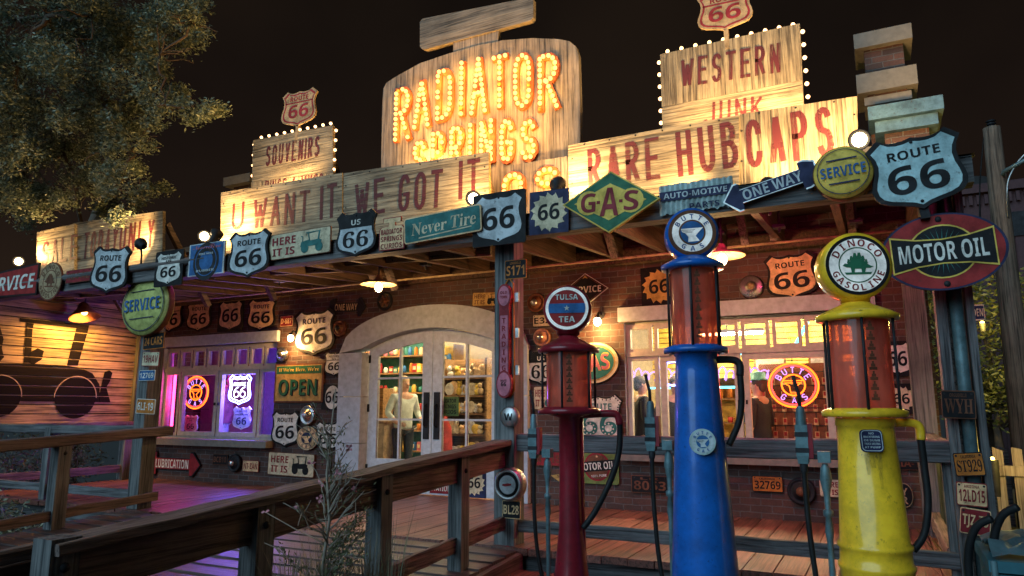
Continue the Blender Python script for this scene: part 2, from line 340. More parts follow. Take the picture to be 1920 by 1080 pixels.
def obj(name, mb, parent=None, loc=None, rot=None, **kw):
    o = bpy.data.objects.new(name, mb.mesh(name) if isinstance(mb, MB) else mb); COL.objects.link(o)
    if parent: o.parent = parent
    if loc is not None: o.location = loc
    if rot is not None: o.rotation_euler = rot
    for k, v in kw.items(): o[k] = v
    return o
def thing(name, label, cat, loc=(0, 0, 0), rot=(0, 0, 0), group=None):
    o = bpy.data.objects.new(name, None); o.empty_display_size = .1; COL.objects.link(o)
    o.location = loc; o.rotation_euler = rot; o['label'] = label; o['category'] = cat
    if group: o['group'] = group
    return o
def tag(o, label, cat, group=None):
    o['label'] = label; o['category'] = cat
    if group: o['group'] = group
    return o
def lamp(name, kind, loc, energy, color, parent=None, size=.05, aim=None, spot=90, blend=.7):
    l = bpy.data.lights.new(name, kind); l.energy = energy; l.color = color; l.shadow_soft_size = size
    if kind == 'SPOT': l.spot_size = R(spot); l.spot_blend = blend
    o = bpy.data.objects.new(name, l); COL.objects.link(o); o.location = loc
    if parent: o.parent = parent; o.matrix_parent_inverse = parent.matrix_basis.inverted()
    if aim is not None: o.rotation_euler = (Vector(loc) - Vector(aim)).to_track_quat('Z', 'Y').to_euler()
    return o
def circ(r, n=36, ex=1.0, ez=1.0, x=0, z=0): return [(x + r * ex * math.cos(2 * math.pi * i / n), z + r * ez * math.sin(2 * math.pi * i / n)) for i in range(n)]
def rect(w, h, x=0, z=0, r=0.0, n=4):
    if r <= 0: return [(x - w / 2, z - h / 2), (x + w / 2, z - h / 2), (x + w / 2, z + h / 2), (x - w / 2, z + h / 2)]
    o = []
    for cx, cz, a0 in ((w / 2 - r, -h / 2 + r, -90), (w / 2 - r, h / 2 - r, 0), (-w / 2 + r, h / 2 - r, 90), (-w / 2 + r, -h / 2 + r, 180)):
        for k in range(n + 1): a = R(a0 + 90 * k / n); o.append((x + cx + r * math.cos(a), z + cz + r * math.sin(a)))
    return o
def sc2(pts, sx, sz, x=0, z=0): return [(a * sx + x, b * sz + z) for a, b in pts]
_H = [(0, .455), (.10, .43), (.19, .425), (.28, .445), (.36, .5), (.5, .375), (.45, .27), (.432, .16), (.445, .04), (.48, -.08), (.497, -.18), (.48, -.27), (.43, -.34), (.34, -.385), (.2, -.42), (.09, -.452), (0, -.5)]
SHIELD = [(-a, b) for a, b in reversed(_H[1:-1])] + _H   # clockwise outline of a highway shield, unit size
SHIELD = [(0, .455)] + [(a, b) for a, b in _H[1:]] + [(-a, b) for a, b in reversed(_H[1:-1])]
def sunburst(r, n=14, depth=.2):
    o = []
    for i in range(n):
        a = 2 * math.pi * i / n; o.append((r * (1 - depth) * math.cos(a), r * (1 - depth) * math.sin(a)))
        o.append((r * math.cos(a + .30), r * math.sin(a + .30))); o.append((r * (1 - depth * .5) * math.cos(a + .33), r * (1 - depth * .5) * math.sin(a + .33)))
    return o
def star(r, n=5, inner=.42, a0=90): return [((r if i % 2 == 0 else r * inner) * math.cos(R(a0 + i * 180 / n)), (r if i % 2 == 0 else r * inner) * math.sin(R(a0 + i * 180 / n))) for i in range(2 * n)]
# stroke letters for tubes and bulb rows, in a box 1 x 1
def arc(cx, cz, rx, rz, a0, a1, n=10): return [(cx + rx * math.cos(R(a0 + (a1 - a0) * i / n)), cz + rz * math.sin(R(a0 + (a1 - a0) * i / n))) for i in range(n + 1)]
ST = {
 'R': [[(0, 0), (0, 1)] + arc(.45, .76, .5, .24, 90, -90) + [(0, .52)], [(.4, .5), (1, 0)]],
 'A': [[(0, 0), (.5, 1), (1, 0)], [(.22, .36), (.78, .36)]],
 'D': [[(0, 0), (0, 1)] + arc(.4, .7, .6, .3, 90, 0, 6) + arc(.4, .3, .6, .3, 0, -90, 6) + [(0, 0)]],
 'I': [[(.5, 0), (.5, 1)]], 'T': [[(0, 1), (1, 1)], [(.5, 1), (.5, 0)]],
 'O': [arc(.5, .72, .5, .28, 0, 180, 10) + arc(.5, .28, .5, .28, 180, 360, 10) + [(1, .72)]],
 'S': [arc(.5, .76, .47, .24, 20, 270, 10) + arc(.5, .26, .5, .26, 90, -160, 10)],
 'P': [[(0, 0), (0, 1)] + arc(.45, .75, .5, .25, 90, -90) + [(0, .5)]],
 'N': [[(0, 0), (0, 1), (1, 0), (1, 1)]], 'G': [arc(.5, .70, .5, .30, 20, 180, 8) + arc(.5, .28, .5, .28, 180, 360, 8) + [(1, .45), (.6, .45)]],
 'B': [[(0, 0), (0, 1)] + arc(.4, .77, .5, .23, 90, -90, 6) + [(0, .54)], [(.4, .54)] + arc(.45, .27, .55, .27, 90, -90, 6) + [(0, 0)]],
 'U': [[(0, 1), (0, .3)] + arc(.5, .3, .5, .3, 180, 360, 8) + [(1, 1)]], 'E': [[(1, 0), (0, 0), (0, 1), (1, 1)], [(0, .52), (.8, .52)]],
 '6': [[(.85, 1)] + arc(.75, .35, .75, .6, 120, 180, 5) + arc(.5, .3, .5, .3, 180, 540, 14)],
}
ST.update({'H': [[(0, 0), (0, 1)], [(1, 0), (1, 1)], [(0, .52), (1, .52)]], 'W': [[(0, 1), (.25, 0), (.5, .8), (.75, 0), (1, 1)]], 'V': [[(0, 1), (.5, 0), (1, 1)]],
 'C': [[(1, .72)] + arc(.5, .72, .5, .28, 0, 180, 8) + arc(.5, .28, .5, .28, 180, 360, 8)], 'L': [[(0, 1), (0, 0), (1, 0)]], 'K': [[(0, 0), (0, 1)], [(1, 1), (0, .42)], [(.35, .58), (1, 0)]],
 'J': [[(1, 1), (1, .28)] + arc(.5, .28, .5, .28, 0, -170, 8)], 'Y': [[(0, 1), (.5, .5), (1, 1)], [(.5, .5), (.5, 0)]], 'M': [[(0, 0), (0, 1), (.5, .3), (1, 1), (1, 0)]], '&': [[(1, 0), (.2, .8), (.45, 1), (.7, .8), (.1, .3), (.4, 0), (1, .4)]]})
def stroke_text(b, s, cx, cz, w, h, rot, y, m, th=.112):
    wd = {'I': .16, 'W': 1.35, 'M': 1.3, ' ': .6}; gap = .42; tot = sum(wd.get(c, 1) for c in s) + gap * (len(s) - 1); u = w / tot; x = -w / 2; k = 0; c_, s_ = math.cos(rot), math.sin(rot); t = h * th / 2
    for ch in s:
        lw = wd.get(ch, 1) * u
        if ch != ' ':
            for st in strokes(ch, x + (t if ch != 'I' else 0), x + lw - (t if ch != 'I' else 0), -h / 2 + t, h / 2 - t):
                for p, q in zip(st, st[1:]):
                    L = math.dist(p, q)
                    if L < 1e-5: continue
                    k += 1; dx, dz = (q[0] - p[0]) / L, (q[1] - p[1]) / L; e = t * (1 if abs(dx) < .05 or abs(dz) < .05 else .35)
                    pts = [(p[0] - dx * e - dz * t, p[1] - dz * e + dx * t), (q[0] + dx * e - dz * t, q[1] + dz * e + dx * t), (q[0] + dx * e + dz * t, q[1] + dz * e - dx * t), (p[0] - dx * e + dz * t, p[1] - dz * e - dx * t)]
                    b.flat([(cx + a * c_ - g * s_, cz + a * s_ + g * c_) for a, g in pts], y - .0003 * (k % 12), m)
        x += lw + gap * u
def strokes(ch, x0, x1, z0, z1): return [[(x0 + a * (x1 - x0), z0 + b * (z1 - z0)) for a, b in st] for st in ST[ch]]
# =================================================================== SETTING
W, GZ, FY = 8.85, -.45, 6.05          # wall plane, ground level, front edge of the deck
def slab(name, verts, faces, m, **kw):
    b = MB(); b.add(verts, faces, m); return obj(name, b, kind='structure', **kw)
slab('ground', [(-120, -60, GZ), (120, -60, GZ), (120, 200, GZ), (-120, 200, GZ)], [(0, 1, 2, 3)], 'asphalt')
def ramp_z(y): return -(6.1 - y) * .06
d = MB(); x = -12.2
while x < .52:                        # boards of the porch floor, running to the wall
    w = .232; y = FY + random.uniform(-.012, .012); d.box((x + w / 2, (y + W) / 2 + .1, -.03 + random.uniform(-.002, .002)), (w - .008, W + .2 - y, .06), 'deck'); x += w
d.box((-5.8, FY + .12, -.15), (12.8, .06, .17), 'rail_x'); d.box((-5.8, FY + .3, -.34), (12.6, .1, .25), 'concrete')
d.box((-5.8, 7.6, -.25), (12.5, 2.3, .28), 'soil')
obj('deck', d, kind='structure')
d = MB(); y = FY - .02
while y > .4:                         # ramp planks, running across
    w = .235; ym = y - w / 2; z = ramp_z(ym) - .035
    d.bar((-8.55, ym, z + random.uniform(-.003, .003)), (-3.02, ym, z), w - .008, .05, 'plank'); y -= w
d.bar((-3.0, FY, -.16), (-3.0, .4, ramp_z(.4) - .16), .06, .24, 'rail_y'); d.bar((-8.55, FY, -.16), (-8.55, .4, ramp_z(.4) - .16), .06, .24, 'rail_y')
obj('ramp', d, kind='structure')
d = MB()
for k in range(3): d.box((-2.6, 5.86 - .28 * k, -.2), (.78, .26, .06), 'deck')
d.box((-2.6, 5.6, -.33), (.7, .8, .2), 'rail_x')
obj('step', d, kind='structure')
d = MB(); d.box((-1.2, 5.0, GZ + .06), (4.4, 1.1, .12), 'concrete'); obj('kerb', d, kind='structure')
d = MB(); d.box((-10.6, 5.2, GZ + .1), (4.0, 1.5, .2), 'soil'); obj('planter_soil', d, kind='structure')

# =================================================================== THE SHOP
shop = thing('shop_building', 'dark red brick roadside shop with stone arch over white double doors', 'shop', (-5.9, W, 0))
def part(name, mb, parent=shop, **kw):
    o = obj(name, mb, parent, **kw)
    pm = Matrix.Identity(4); q = parent
    while q is not None: pm = Matrix.Translation(q.location) @ pm if q.location.length else pm; q = q.parent
    if not kw.get('loc'): o.location = -pm.translation
    return o
WIN = [(-11.74, -8.93), (-2.88, -.02)]; WZ0, WZ1 = .72, 2.34
DX0, DX1, DC, SPR, CRN = -7.06, -4.68, -5.87, 2.16, 2.42
def inn(x): return SPR + (CRN - SPR) * (1 - ((x - DC) / 1.19) ** 2)
def outr(x): return 2.10 + .66 * math.sqrt(max(0, 1 - ((x - DC) / 1.64) ** 2)) if abs(x - DC) < 1.64 else 2.1
b = MB(); TOP = 4.1
def wq(x0, x1, z0, z1): b.add([(x0, W, z0), (x1, W, z0), (x1, W, z1), (x0, W, z1)], [(0, 1, 2, 3)], 'brick')
xs = [-12.6]
for x0, x1 in WIN: xs += [x0, x1]
wq(-12.6, WIN[0][0], -.3, TOP); wq(WIN[0][1], DC - 1.62, -.3, TOP); wq(DC + 1.62, WIN[1][0], -.3, TOP); wq(WIN[1][1], .55, -.3, TOP)
for x0, x1 in WIN: wq(x0, x1, -.3, WZ0); wq(x0, x1, WZ1, TOP)
N = 40
for i in range(N):
    xa = DC - 1.62 + 3.24 * i / N; xb = xa + 3.24 / N
    b.add([(xa, W, outr(xa) - .06), (xb, W, outr(xb) - .06), (xb, W, TOP), (xa, W, TOP)], [(0, 1, 2, 3)], 'brick')
for x0, x1 in WIN:                    # reveals
    for xx in (x0, x1): b.add([(xx, W, WZ0), (xx, W + .22, WZ0), (xx, W + .22, WZ1), (xx, W, WZ1)], [(0, 1, 2, 3)], 'stone')
part('wall', b)
b = MB(); b.add([(.55, W, -.45), (.55, 14, -.45), (.55, 14, TOP), (.55, W, TOP)], [(0, 1, 2, 3)], 'brick_side'); part('side_wall', b)
b = MB(); b.box((-6.0, 11.4, TOP - .03), (13.2, 5.0, .06), 'roofing'); b.box((-6, W + .1, TOP + .05), (13.2, .34, .1), 'cap'); part('roof', b)
# arch surround with joints
b = MB()
def ring_seg(p0, p1, q0, q1, y0=W - .09, y1=W + .25):
    b.prism([p0, p1, q1, q0], y0, y1, 'stone')
for sx in (-1, 1):
    zs = [0, .72, 1.42, 2.10]
    for k in range(3):
        xo, xi = DC + sx * 1.64, DC + sx * 1.19
        ring_seg((xo, zs[k] + .006), (xi, zs[k] + .006), (xo, zs[k + 1] - .003), (xi, zs[k + 1] - .003))
N = 28
for i in range(N):
    t0, t1 = -1 + 2 * i / N, -1 + 2 * (i + 1) / N
    a0, a1, c0, c1 = DC + 1.64 * t0, DC + 1.64 * t1, DC + 1.19 * t0, DC + 1.19 * t1
    z = lambda x, f, t: f(x) if abs(t) < 1 else 2.1
    ring_seg((a0, z(a0, outr, t0)), (a1, z(a1, outr, t1)), (c0, inn(c0)), (c1, inn(c1)))
part('arch_surround', b)
# lintels and sills
for (x0, x1), lz in zip(WIN, (2.35, 2.35)):
    b = MB(); b.box(((x0 + x1) / 2, W + .06, lz + .09), (x1 - x0 + .12, .26, .18), 'stone'); part('lintel', b)
def window(x0, x1):
    xm = (x0 + x1) / 2; zt = 1.93; y = W + .10
    f = MB(); fw = .055
    def fr(xa, xb, za, zb, w=.05, yy=y, dp=.09):
        f.box(((xa + xb) / 2, yy, za + w / 2), (xb - xa, dp, w), 'frame_paint'); f.box(((xa + xb) / 2, yy, zb - w / 2), (xb - xa, dp, w), 'frame_paint')
        for xx in (xa + w / 2, xb - w / 2): f.box((xx, yy + .001, (za + zb) / 2), (w, dp - .004, zb - za - 2 * w), 'frame_paint')
    nw = .43
    cuts = [x0, x0 + nw, xm, x1 - nw, x1]
    fr(x0, x1, WZ0, WZ1, .05, y + .03, .10)
    f.box((xm, y, zt), (x1 - x0 - .02, .12, .06), 'frame_paint')
    for k in range(4):
        xa, xb = cuts[k], cuts[k + 1]; w = .075 if k in (1, 2) else .05
        fr(xa + .012, xb - .012, WZ0 + .045, zt - .03, w, y, .08)
        n = 2; seg = (xb - xa) / n if k in (1, 2) else (xb - xa) / 2
    tw = (x1 - x0) / 8
    for k in range(8): fr(x0 + tw * k + .018, x0 + tw * (k + 1) - .018, zt + .03, WZ1 - .045, .04, y, .07)
    for xx in (xm - .045, xm + .045): f.box((xx, y - .05, 1.32), (.022, .03, .05), 'iron')
    o = part('window', f)
    p = MB(); p.add([(x0 + .03, y + .012, WZ0 + .03), (x1 - .03, y + .012, WZ0 + .03), (x1 - .03, y + .012, WZ1 - .03), (x0 + .03, y + .012, WZ1 - .03)], [(0, 1, 2, 3)], 'pane')
    q = obj('pane', p, o)
    s = MB(); s.box((xm, W - .03, WZ0 - .055), (x1 - x0 + .1, .3, .11), 'cap'); obj('sill', s, o)
for x0, x1 in WIN: window(x0, x1)
# double door
def leaf(x0, x1, hinge):
    f = MB(); y = W + .10; st = .17; Z1, Z2, Z3 = .50, 1.08, 1.70
    top = lambda x: inn(x) - .19
    n = 10; xa, xb = x0 + st, x1 - st
    for xx in (x0 + st / 2, x1 - st / 2):
        pts = [(xx - st / 2, .02), (xx + st / 2, .02), (xx + st / 2, inn(xx + st / 2) - .012), (xx - st / 2, inn(xx - st / 2) - .012)]
        f.prism(pts, y - .025, y + .025, 'door_paint')
    lo = [(xa + (xb - xa) * i / n) for i in range(n + 1)]
    for i in range(n): f.prism([(lo[i], top(lo[i])), (lo[i + 1], top(lo[i + 1])), (lo[i + 1], inn(lo[i + 1]) - .012), (lo[i], inn(lo[i]) - .012)], y - .024, y + .024, 'door_paint')
    f.box(((xa + xb) / 2, y, .26), (xb - xa, .048, .48), 'door_paint')
    xm = (xa + xb) / 2
    f.box((xm, y, (Z1 + top(xm)) / 2), (.032, .05, top(xm) - Z1), 'door_paint')
    for z in (Z2, Z3): f.box((xm, y + .002, z), (xb - xa, .04, .028), 'door_paint')
    o = part('door', f)
    g = MB(); g.prism([(xa, Z1)] + [(xb, Z1)] + [(x, top(x)) for x in reversed(lo)], y + .004, y + .010, 'pane'); obj('glass', g, o)
    hx = x1 - st * .5 if hinge < 0 else x0 + st * .5
    h = MB(); h.box((hx, y - .032, 1.14), (.10, .014, .68), 'iron'); h.tube([(hx, y - .04, .98), (hx, y - .09, 1.0), (hx, y - .09, 1.28), (hx, y - .04, 1.30)], .016, 'rubber'); obj('handle', h, o)
    hg = x0 + .01 if hinge < 0 else x1 - .01
    for z in (.35, 1.25, 2.0):
        h = MB(); h.box((hg, y - .03, z), (.035, .02, .12), 'iron'); obj('hinge', h, o)
leaf(DX0 + .02, DC - .006, -1); leaf(DC + .006, DX1 - .02, 1)
# porch roof
EV, EZ0, EZ1 = 5.95, 2.86, 3.06
pr = MB(); pr.add([(-12.6, EV - .05, 3.07), (.75, EV - .05, 3.07), (.75, W, 3.52), (-12.6, W, 3.52)], [(0, 1, 2, 3)], 'roofing')
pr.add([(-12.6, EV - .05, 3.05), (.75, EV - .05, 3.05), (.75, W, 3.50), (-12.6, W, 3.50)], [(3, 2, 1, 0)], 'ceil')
roof = part('porch_roof', pr)
b = MB(); b.box((-5.92, EV, (EZ0 + EZ1) / 2), (13.3, .07, EZ1 - EZ0), 'fascia'); b.box((-5.92, EV + .09, EZ0 + .03), (13.3, .1, .06), 'fascia'); obj('fascia', b, roof)
b = MB(); b.tube([(-11.9, EV - .04, 3.05), (-7.2, EV - .04, 3.05)], .05, 'fascia', 10); obj('gutter', b, roof)
b = MB(); b.box((-5.92, W - .06, 3.2), (13.0, .1, .2), 'rafter'); obj('wall_plate', b, roof)
x = -12.1
while x < .6:
    b = MB(); pts = [(EV + .05, 2.94), (W - .12, 3.14), (W - .12, 3.44), (EV + .05, 3.04)]
    vs = [(x - .035, a, c) for a, c in pts] + [(x + .035, a, c) for a, c in pts]
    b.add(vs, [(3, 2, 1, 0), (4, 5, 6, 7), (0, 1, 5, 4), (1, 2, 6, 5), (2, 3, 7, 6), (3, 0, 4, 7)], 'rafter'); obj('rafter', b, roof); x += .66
b = MB(); b.tube([(-12, 8.2, 3.06), (-4, 8.2, 3.05), (.3, 8.2, 3.06)], .016, 'tan'); obj('conduit', b, roof)
# porch posts
def post(name, x, y, z0, z1, w, m='post'):
    b = MB(); b.box((x, y, (z0 + z1) / 2), (w, w, z1 - z0), m)
    return b
for px, w in ((-8.47, .20), (-3.19, .21)): part('porch_post', post('p', px, 6.2, .0, 2.88, w))
b = MB(); b.box((.462, 6.24, 1.45), (.07, .2, 2.9), 'post'); b.box((.645, 6.24, 1.45), (.05, .2, 2.9), 'post'); b.box((.55, 6.29, 1.45), (.12, .06, 2.9), 'rail_y')
b.tube([(.562, 6.19, -.2), (.562, 6.19, 2.9)], .045, 'pipe', 14); part('porch_post', b)
b = post('p', .405, 8.6, 0, 3.2, .2); part('porch_post', b)
# chimneys (brick pillars with stone caps on the roof)
def pillar(name, x, y, z0, z1, w, caps, m='cap'):
    b = MB(); b.add([(x - w / 2, y - w / 2, z0), (x + w / 2, y - w / 2, z0), (x + w / 2, y - w / 2, z1), (x - w / 2, y - w / 2, z1)], [(0, 1, 2, 3)], 'brick')
    b.add([(x + w / 2, y - w / 2, z0), (x + w / 2, y + w / 2, z0), (x + w / 2, y + w / 2, z1), (x + w / 2, y - w / 2, z1)], [(0, 1, 2, 3)], 'brick_side')
    b.add([(x - w / 2, y + w / 2, z0), (x - w / 2, y - w / 2, z0), (x - w / 2, y - w / 2, z1), (x - w / 2, y + w / 2, z1)], [(0, 1, 2, 3)], 'brick_side')
    o = part(name, b)
    for z, h, wc in caps:
        c = MB(); c.box((x, y, z + h / 2), (wc, wc, h), m); obj('cap', c, o)
pillar('chimney', .36, 9.4, 4.0, 5.6, .42, [(5.56, .19, .62), (4.98, .24, .64), (4.84, .1, .5)])
pillar('corner_pier', .50, 9.06, 2.9, 4.4, .44, [(4.48, .16, .74), (4.34, .13, .62)], 'pierpaint')
pillar('chimney', -9.95, 9.0, 4.0, 5.2, .40, [(5.2, .16, .66)])

# store interior
it = MB()
it.add([(-12.4, W + .25, .005), (.5, W + .25, .005), (.5, 13.4, .005), (-12.4, 13.4, .005)], [(0, 1, 2, 3)], 'tilefloor')
it.add([(-12.4, 13.4, 0), (.5, 13.4, 0), (.5, 13.4, 3), (-12.4, 13.4, 3)], [(0, 1, 2, 3)], 'plaster')
it.add([(-8.3, W + .26, 0), (-8.3, 10.35, 0), (-8.3, 10.35, 3), (-8.3, W + .26, 3)], [(0, 1, 2, 3)], 'plaster')
it.add([(-12.4, 10.35, 0), (-12.4, 13.4, 0), (-12.4, 13.4, 3), (-12.4, 10.35, 3)], [(0, 1, 2, 3)], 'plaster')
it.add([(-12.4, 10.35, 0), (-8.3, 10.35, 0), (-8.3, 10.35, 3), (-12.4, 10.35, 3)], [(0, 1, 2, 3)], 'plaster')
it.add([(.5, 13.4, 0), (.5, W + .26, 0), (.5, W + .26, 3), (.5, 13.4, 3)], [(0, 1, 2, 3)], 'plaster')
it.add([(-12.4, 13.4, 3), (.5, 13.4, 3), (.5, W + .26, 3), (-12.4, W + .26, 3)], [(0, 1, 2, 3)], 'plaster')
part('shop_room', it)
it = MB()
it.add([(-12.4, 10.3, .3), (-8.35, 10.3, .3), (-8.35, 10.3, 2.7), (-12.4, 10.3, 2.7)], [(0, 1, 2, 3)], 'violetwall')
it.add([(-12.4, W + .2, .3), (-12.4, 10.3, .3), (-12.4, 10.3, 2.7), (-12.4, W + .2, 2.7)], [(0, 1, 2, 3)], 'brick_side')
it.add([(-8.35, 10.3, .3), (-8.35, W + .2, .3), (-8.35, W + .2, 2.7), (-8.35, 10.3, 2.7)], [(0, 1, 2, 3)], 'violetwall')
it.add([(-12.4, W + .2, .5), (-8.35, W + .2, .5), (-8.35, 10.3, .5), (-12.4, 10.3, .5)], [(0, 1, 2, 3)], 'violetwall')
it.add([(-12.4, 10.3, 2.7), (-8.35, 10.3, 2.7), (-8.35, W + .2, 2.7), (-12.4, W + .2, 2.7)], [(0, 1, 2, 3)], 'violetwall')
part('window_box', it)
for x, y in ((-6.6, 10.6), (-5.0, 10.9), (-5.8, 12.2), (-2.3, 10.2), (-1.1, 10.6), (-1.8, 12.3), (-8.6, 11.3), (-9.4, 12.4)):
    t = thing('ceiling_light', 'fluorescent tube fitting on the shop ceiling', 'light', (x, y, 2.97), group='shop ceiling tubes')
    b = MB(); b.box((0, 0, 0), (1.2, .18, .05), 'frame_paint'); obj('housing', b, t); b = MB(); b.box((0, 0, -.045), (1.1, .11, .03), 'tube_light'); obj('tube', b, t)

# =================================================================== RAILINGS
def railing(label, posts, rails, group='timber railings of the porch and ramp'):
    t = thing('railing', label, 'railing', posts[0][0], group=group)
    L = Vector(posts[0][0])
    for p, h, w in posts:
        q = Vector(p) - L; b = MB(); b.box((q.x, q.y, q.z + h / 2), (w, w, h), 'post')
        for sx in (1, -1): b.lathe([(.022, 0), (.018, .012), (.0, .016)], 'iron', (q.x + sx * w / 2, q.y, q.z + h - .12), 8, 'x', cap=False) if sx > 0 else None
        obj('post', b, t)
    for a, c, w, h, m in rails:
        b = MB(); b.rough_bar(Vector(a) - L, Vector(c) - L, w, h, m); obj('rail', b, t)
RX = -3.2
railing('near weathered ramp handrail sloping down from the centre post beside the bare sapling', [((RX, y, ramp_z(y) - .05), .95 if y > 2.1 else 1.0, .13) for y in (5.3, 4.22, 3.1, 1.97)],
        [((RX, 6.12, .93), (RX, 1.92, .66), .19, .05, 'rail_y'), ((RX, 6.1, .80), (RX, 2.0, .53), .05, .2, 'rail_y'), ((RX, 6.1, .20), (RX, 4.3, .08), .05, .12, 'rail_y'),
         ((RX - .2, 6.1, .88), (RX - .2, .9, .56), .07, .06, 'rail_y'), ((RX - .26, 2.3, .50), (RX - .26, .7, .40), .06, .2, 'rail_y')])
railing('far ramp handrail on the left, ending at the post under the round yellow sign', [((-8.3, y, ramp_z(y) - .05), .98, .15) for y in (5.05, 3.9)],
        [((-8.3, 6.42, .96), (-8.3, 3.0, .78), .17, .12, 'rail_y'), ((-8.28, 6.3, .15), (-8.28, 3.0, -.05), .05, .11, 'rail_y')])
railing('left porch railing along the deck front below the barn wall', [((-10.45, 6.2, 0), .98, .13)],
        [((-8.45, 6.2, .96), (-12.2, 6.2, .96), .12, .12, 'rail_x'), ((-8.45, 6.2, .16), (-12.2, 6.2, .16), .05, .11, 'rail_x')])
railing('end railing of the porch under the painted barn boards, lit magenta', [((-12.1, 8.5, 0), 1.0, .16)],
        [((-12.1, 8.6, .98), (-12.1, 6.2, .98), .16, .07, 'rail_y'), ((-12.1, 8.6, .19), (-12.1, 6.2, .19), .05, .13, 'rail_y')])
railing('heavy front rail behind the three gas pumps, from centre post to right post', [((.40, 6.26, 0), .9, .06)],
        [((-3.1, 6.2, .93), (.425, 6.2, .93), .10, .16, 'rail_x'), ((-3.1, 6.2, .17), (.425, 6.2, .17), .05, .11, 'rail_x')])
railing('right end railing from the brick wall out to the plate covered post', [((.40, 8.4, 0), .9, .1)],
        [((.40, 8.5, .96), (.40, 6.3, .96), .14, .08, 'rail_y'), ((.40, 8.5, .17), (.40, 6.3, .17), .08, .14, 'rail_y')])
# =================================================================== SIGNS
def box_px(u0, v0, u1, v1, Y, k=.6):
    uc, vc = (u0 + u1) / 2, (v0 + v1) / 2
    w = P(u1, vc, Y).x - P(u0, vc, Y).x; sl = abs((vc - 765) / (uc + 1700)) * (u1 - u0) * k; hp = max((v1 - v0) * .5, v1 - v0 - sl)
    h = P(uc, vc - hp / 2, Y).z - P(uc, vc + hp / 2, Y).z
    return P(uc, vc, Y), w, h
def sign(name, label, box, Y, fn, rot=0, group=None, cat='sign', k=.6, kind_y=0.0, lettering='lettering'):
    c, w, h = box_px(*box, Y, k); b = MB(); t = MB(); fn(b, t, w, h)
    o = obj(name, b, None, c, (0, R(rot), 0)); tag(o, label, cat, group)
    if t.f: obj(lettering, t, o)
    return o
def clip(pts, zc, above=True):
    o = []; n = len(pts)
    for i in range(n):
        a, b = pts[i], pts[(i + 1) % n]; ia = (a[1] >= zc) == above; ib = (b[1] >= zc) == above
        if ia: o.append(a)
        if ia != ib: f = (zc - a[1]) / (b[1] - a[1]); o.append((a[0] + f * (b[0] - a[0]), zc))
    return o
def shield(face='white', edge='black', ink='black', top='ROUTE', sub=None, band=None, style='sans', plate=None, inset=.89, six=(.74, .40, -.10), line=False):
    def fn(b, t, w, h):
        if plate: b.prism(rect(w, h, r=.02), -.006, .01, plate); y = -.007; w2, h2 = w * .86, h * .88; b.flat(sc2(SHIELD, w2, h2), -.009, face); y = -.009
        else: b.prism(sc2(SHIELD, w, h), -.012, .012, edge); w2, h2 = w * inset, h * inset; b.flat(sc2(SHIELD, w2, h2), -.014, face); y = -.014
        if band: b.flat(clip(sc2(SHIELD, w2 * 1.0, h2 * 1.0), .14 * h2), y - .002, band)
        if line: b.flat(rect(w2 * .82, .012 * h2 + .006, 0, .16 * h2), y - .002, ink)
        tz = .27 if top and not sub else .33
        if top: t.text(top, 0, tz * h2 if not band else .27 * h2, h2 * (.135 if not sub else .09), 'white' if band else ink, y - .004, w=w2 * (.62 if len(top) > 3 else .26))
        if sub: t.text(sub, 0, .22 * h2, h2 * .08, ink, y - .004, w=w2 * .22)
        sw, sh, szz = six
        if not top: sh, szz = .48, .0
        t.text('66', 0, szz * h2, h2 * sh, ink, y - .004, w=w2 * sw * random.uniform(.95, 1.03), style=style)
        for sx in ((0, .39), (random.uniform(-.02, .02), -.40)): b.lathe([(.012, y - .004), (.009, y - .010), (0, y - .012)], 'iron', (sx[0] * w, 0, sx[1] * h), 8, 'y', cap=False)
    return fn
def sun66(face='mustard', plate='black', ink='black'):
    def fn(b, t, w, h):
        b.prism(rect(w, h), -.006, .01, plate); r = min(w, h) * .46
        b.flat(sc2(sunburst(1), r * 1.05, r * 1.05), -.009, face); t.text('66', 0, 0, r * .85, ink, -.013, w=r * 1.2)
    return fn
def plate(txt, face='orange', ink='black', edge=None, small=None, style='sans', w_=.84, h_=.52):
    def fn(b, t, w, h):
        b.prism(rect(w, h, r=.012), -.004, .004, edge or ink); b.flat(rect(w * .95, h * .92, r=.01), -.006, face)
        t.text(txt, 0, -h * (.06 if small else 0), h * h_, ink, -.009, w=w * w_, style=style)
        if small: t.text(small, 0, h * .33, h * .13, ink, -.009, w=w * .5)
        for sx in (-1, 1): b.lathe([(.008, -.010), (.008, -.006)], 'iron', (sx * w * .4, 0, h * .38), 6, 'y')
    return fn
def car(t, m, x, z, w, h, y, flip=1):
    f = lambda p: [(x + flip * (a - .5) * w, z + (c - .5) * h) for a, c in p]
    t.flat(f([(.02, .30), (.30, .30), (.82, .30), (.86, .52), (.74, .60), (.40, .56), (.36, .62), (.06, .55)]), y, m)
    t.flat(f([(.26, .92), (.80, .97), (.84, 1.0), (.24, 1.0)]), y, m)
    t.flat(f([(.36, .57), (.41, .57), (.35, .93), (.31, .93)]), y, m); t.flat(f([(.70, .60), (.76, .59), (.79, .96), (.74, .96)]), y, m)
    t.flat(f([(.10, .56), (.13, .56), (.13, .82), (.05, .86), (.05, .80), (.10, .78)]), y - .0006, m)
    for cx in (.20, .76):
        c = f([(cx, .22)])[0]; t.flat(circ(.23 * h, 18, x=c[0], z=c[1]), y - .0012, m)
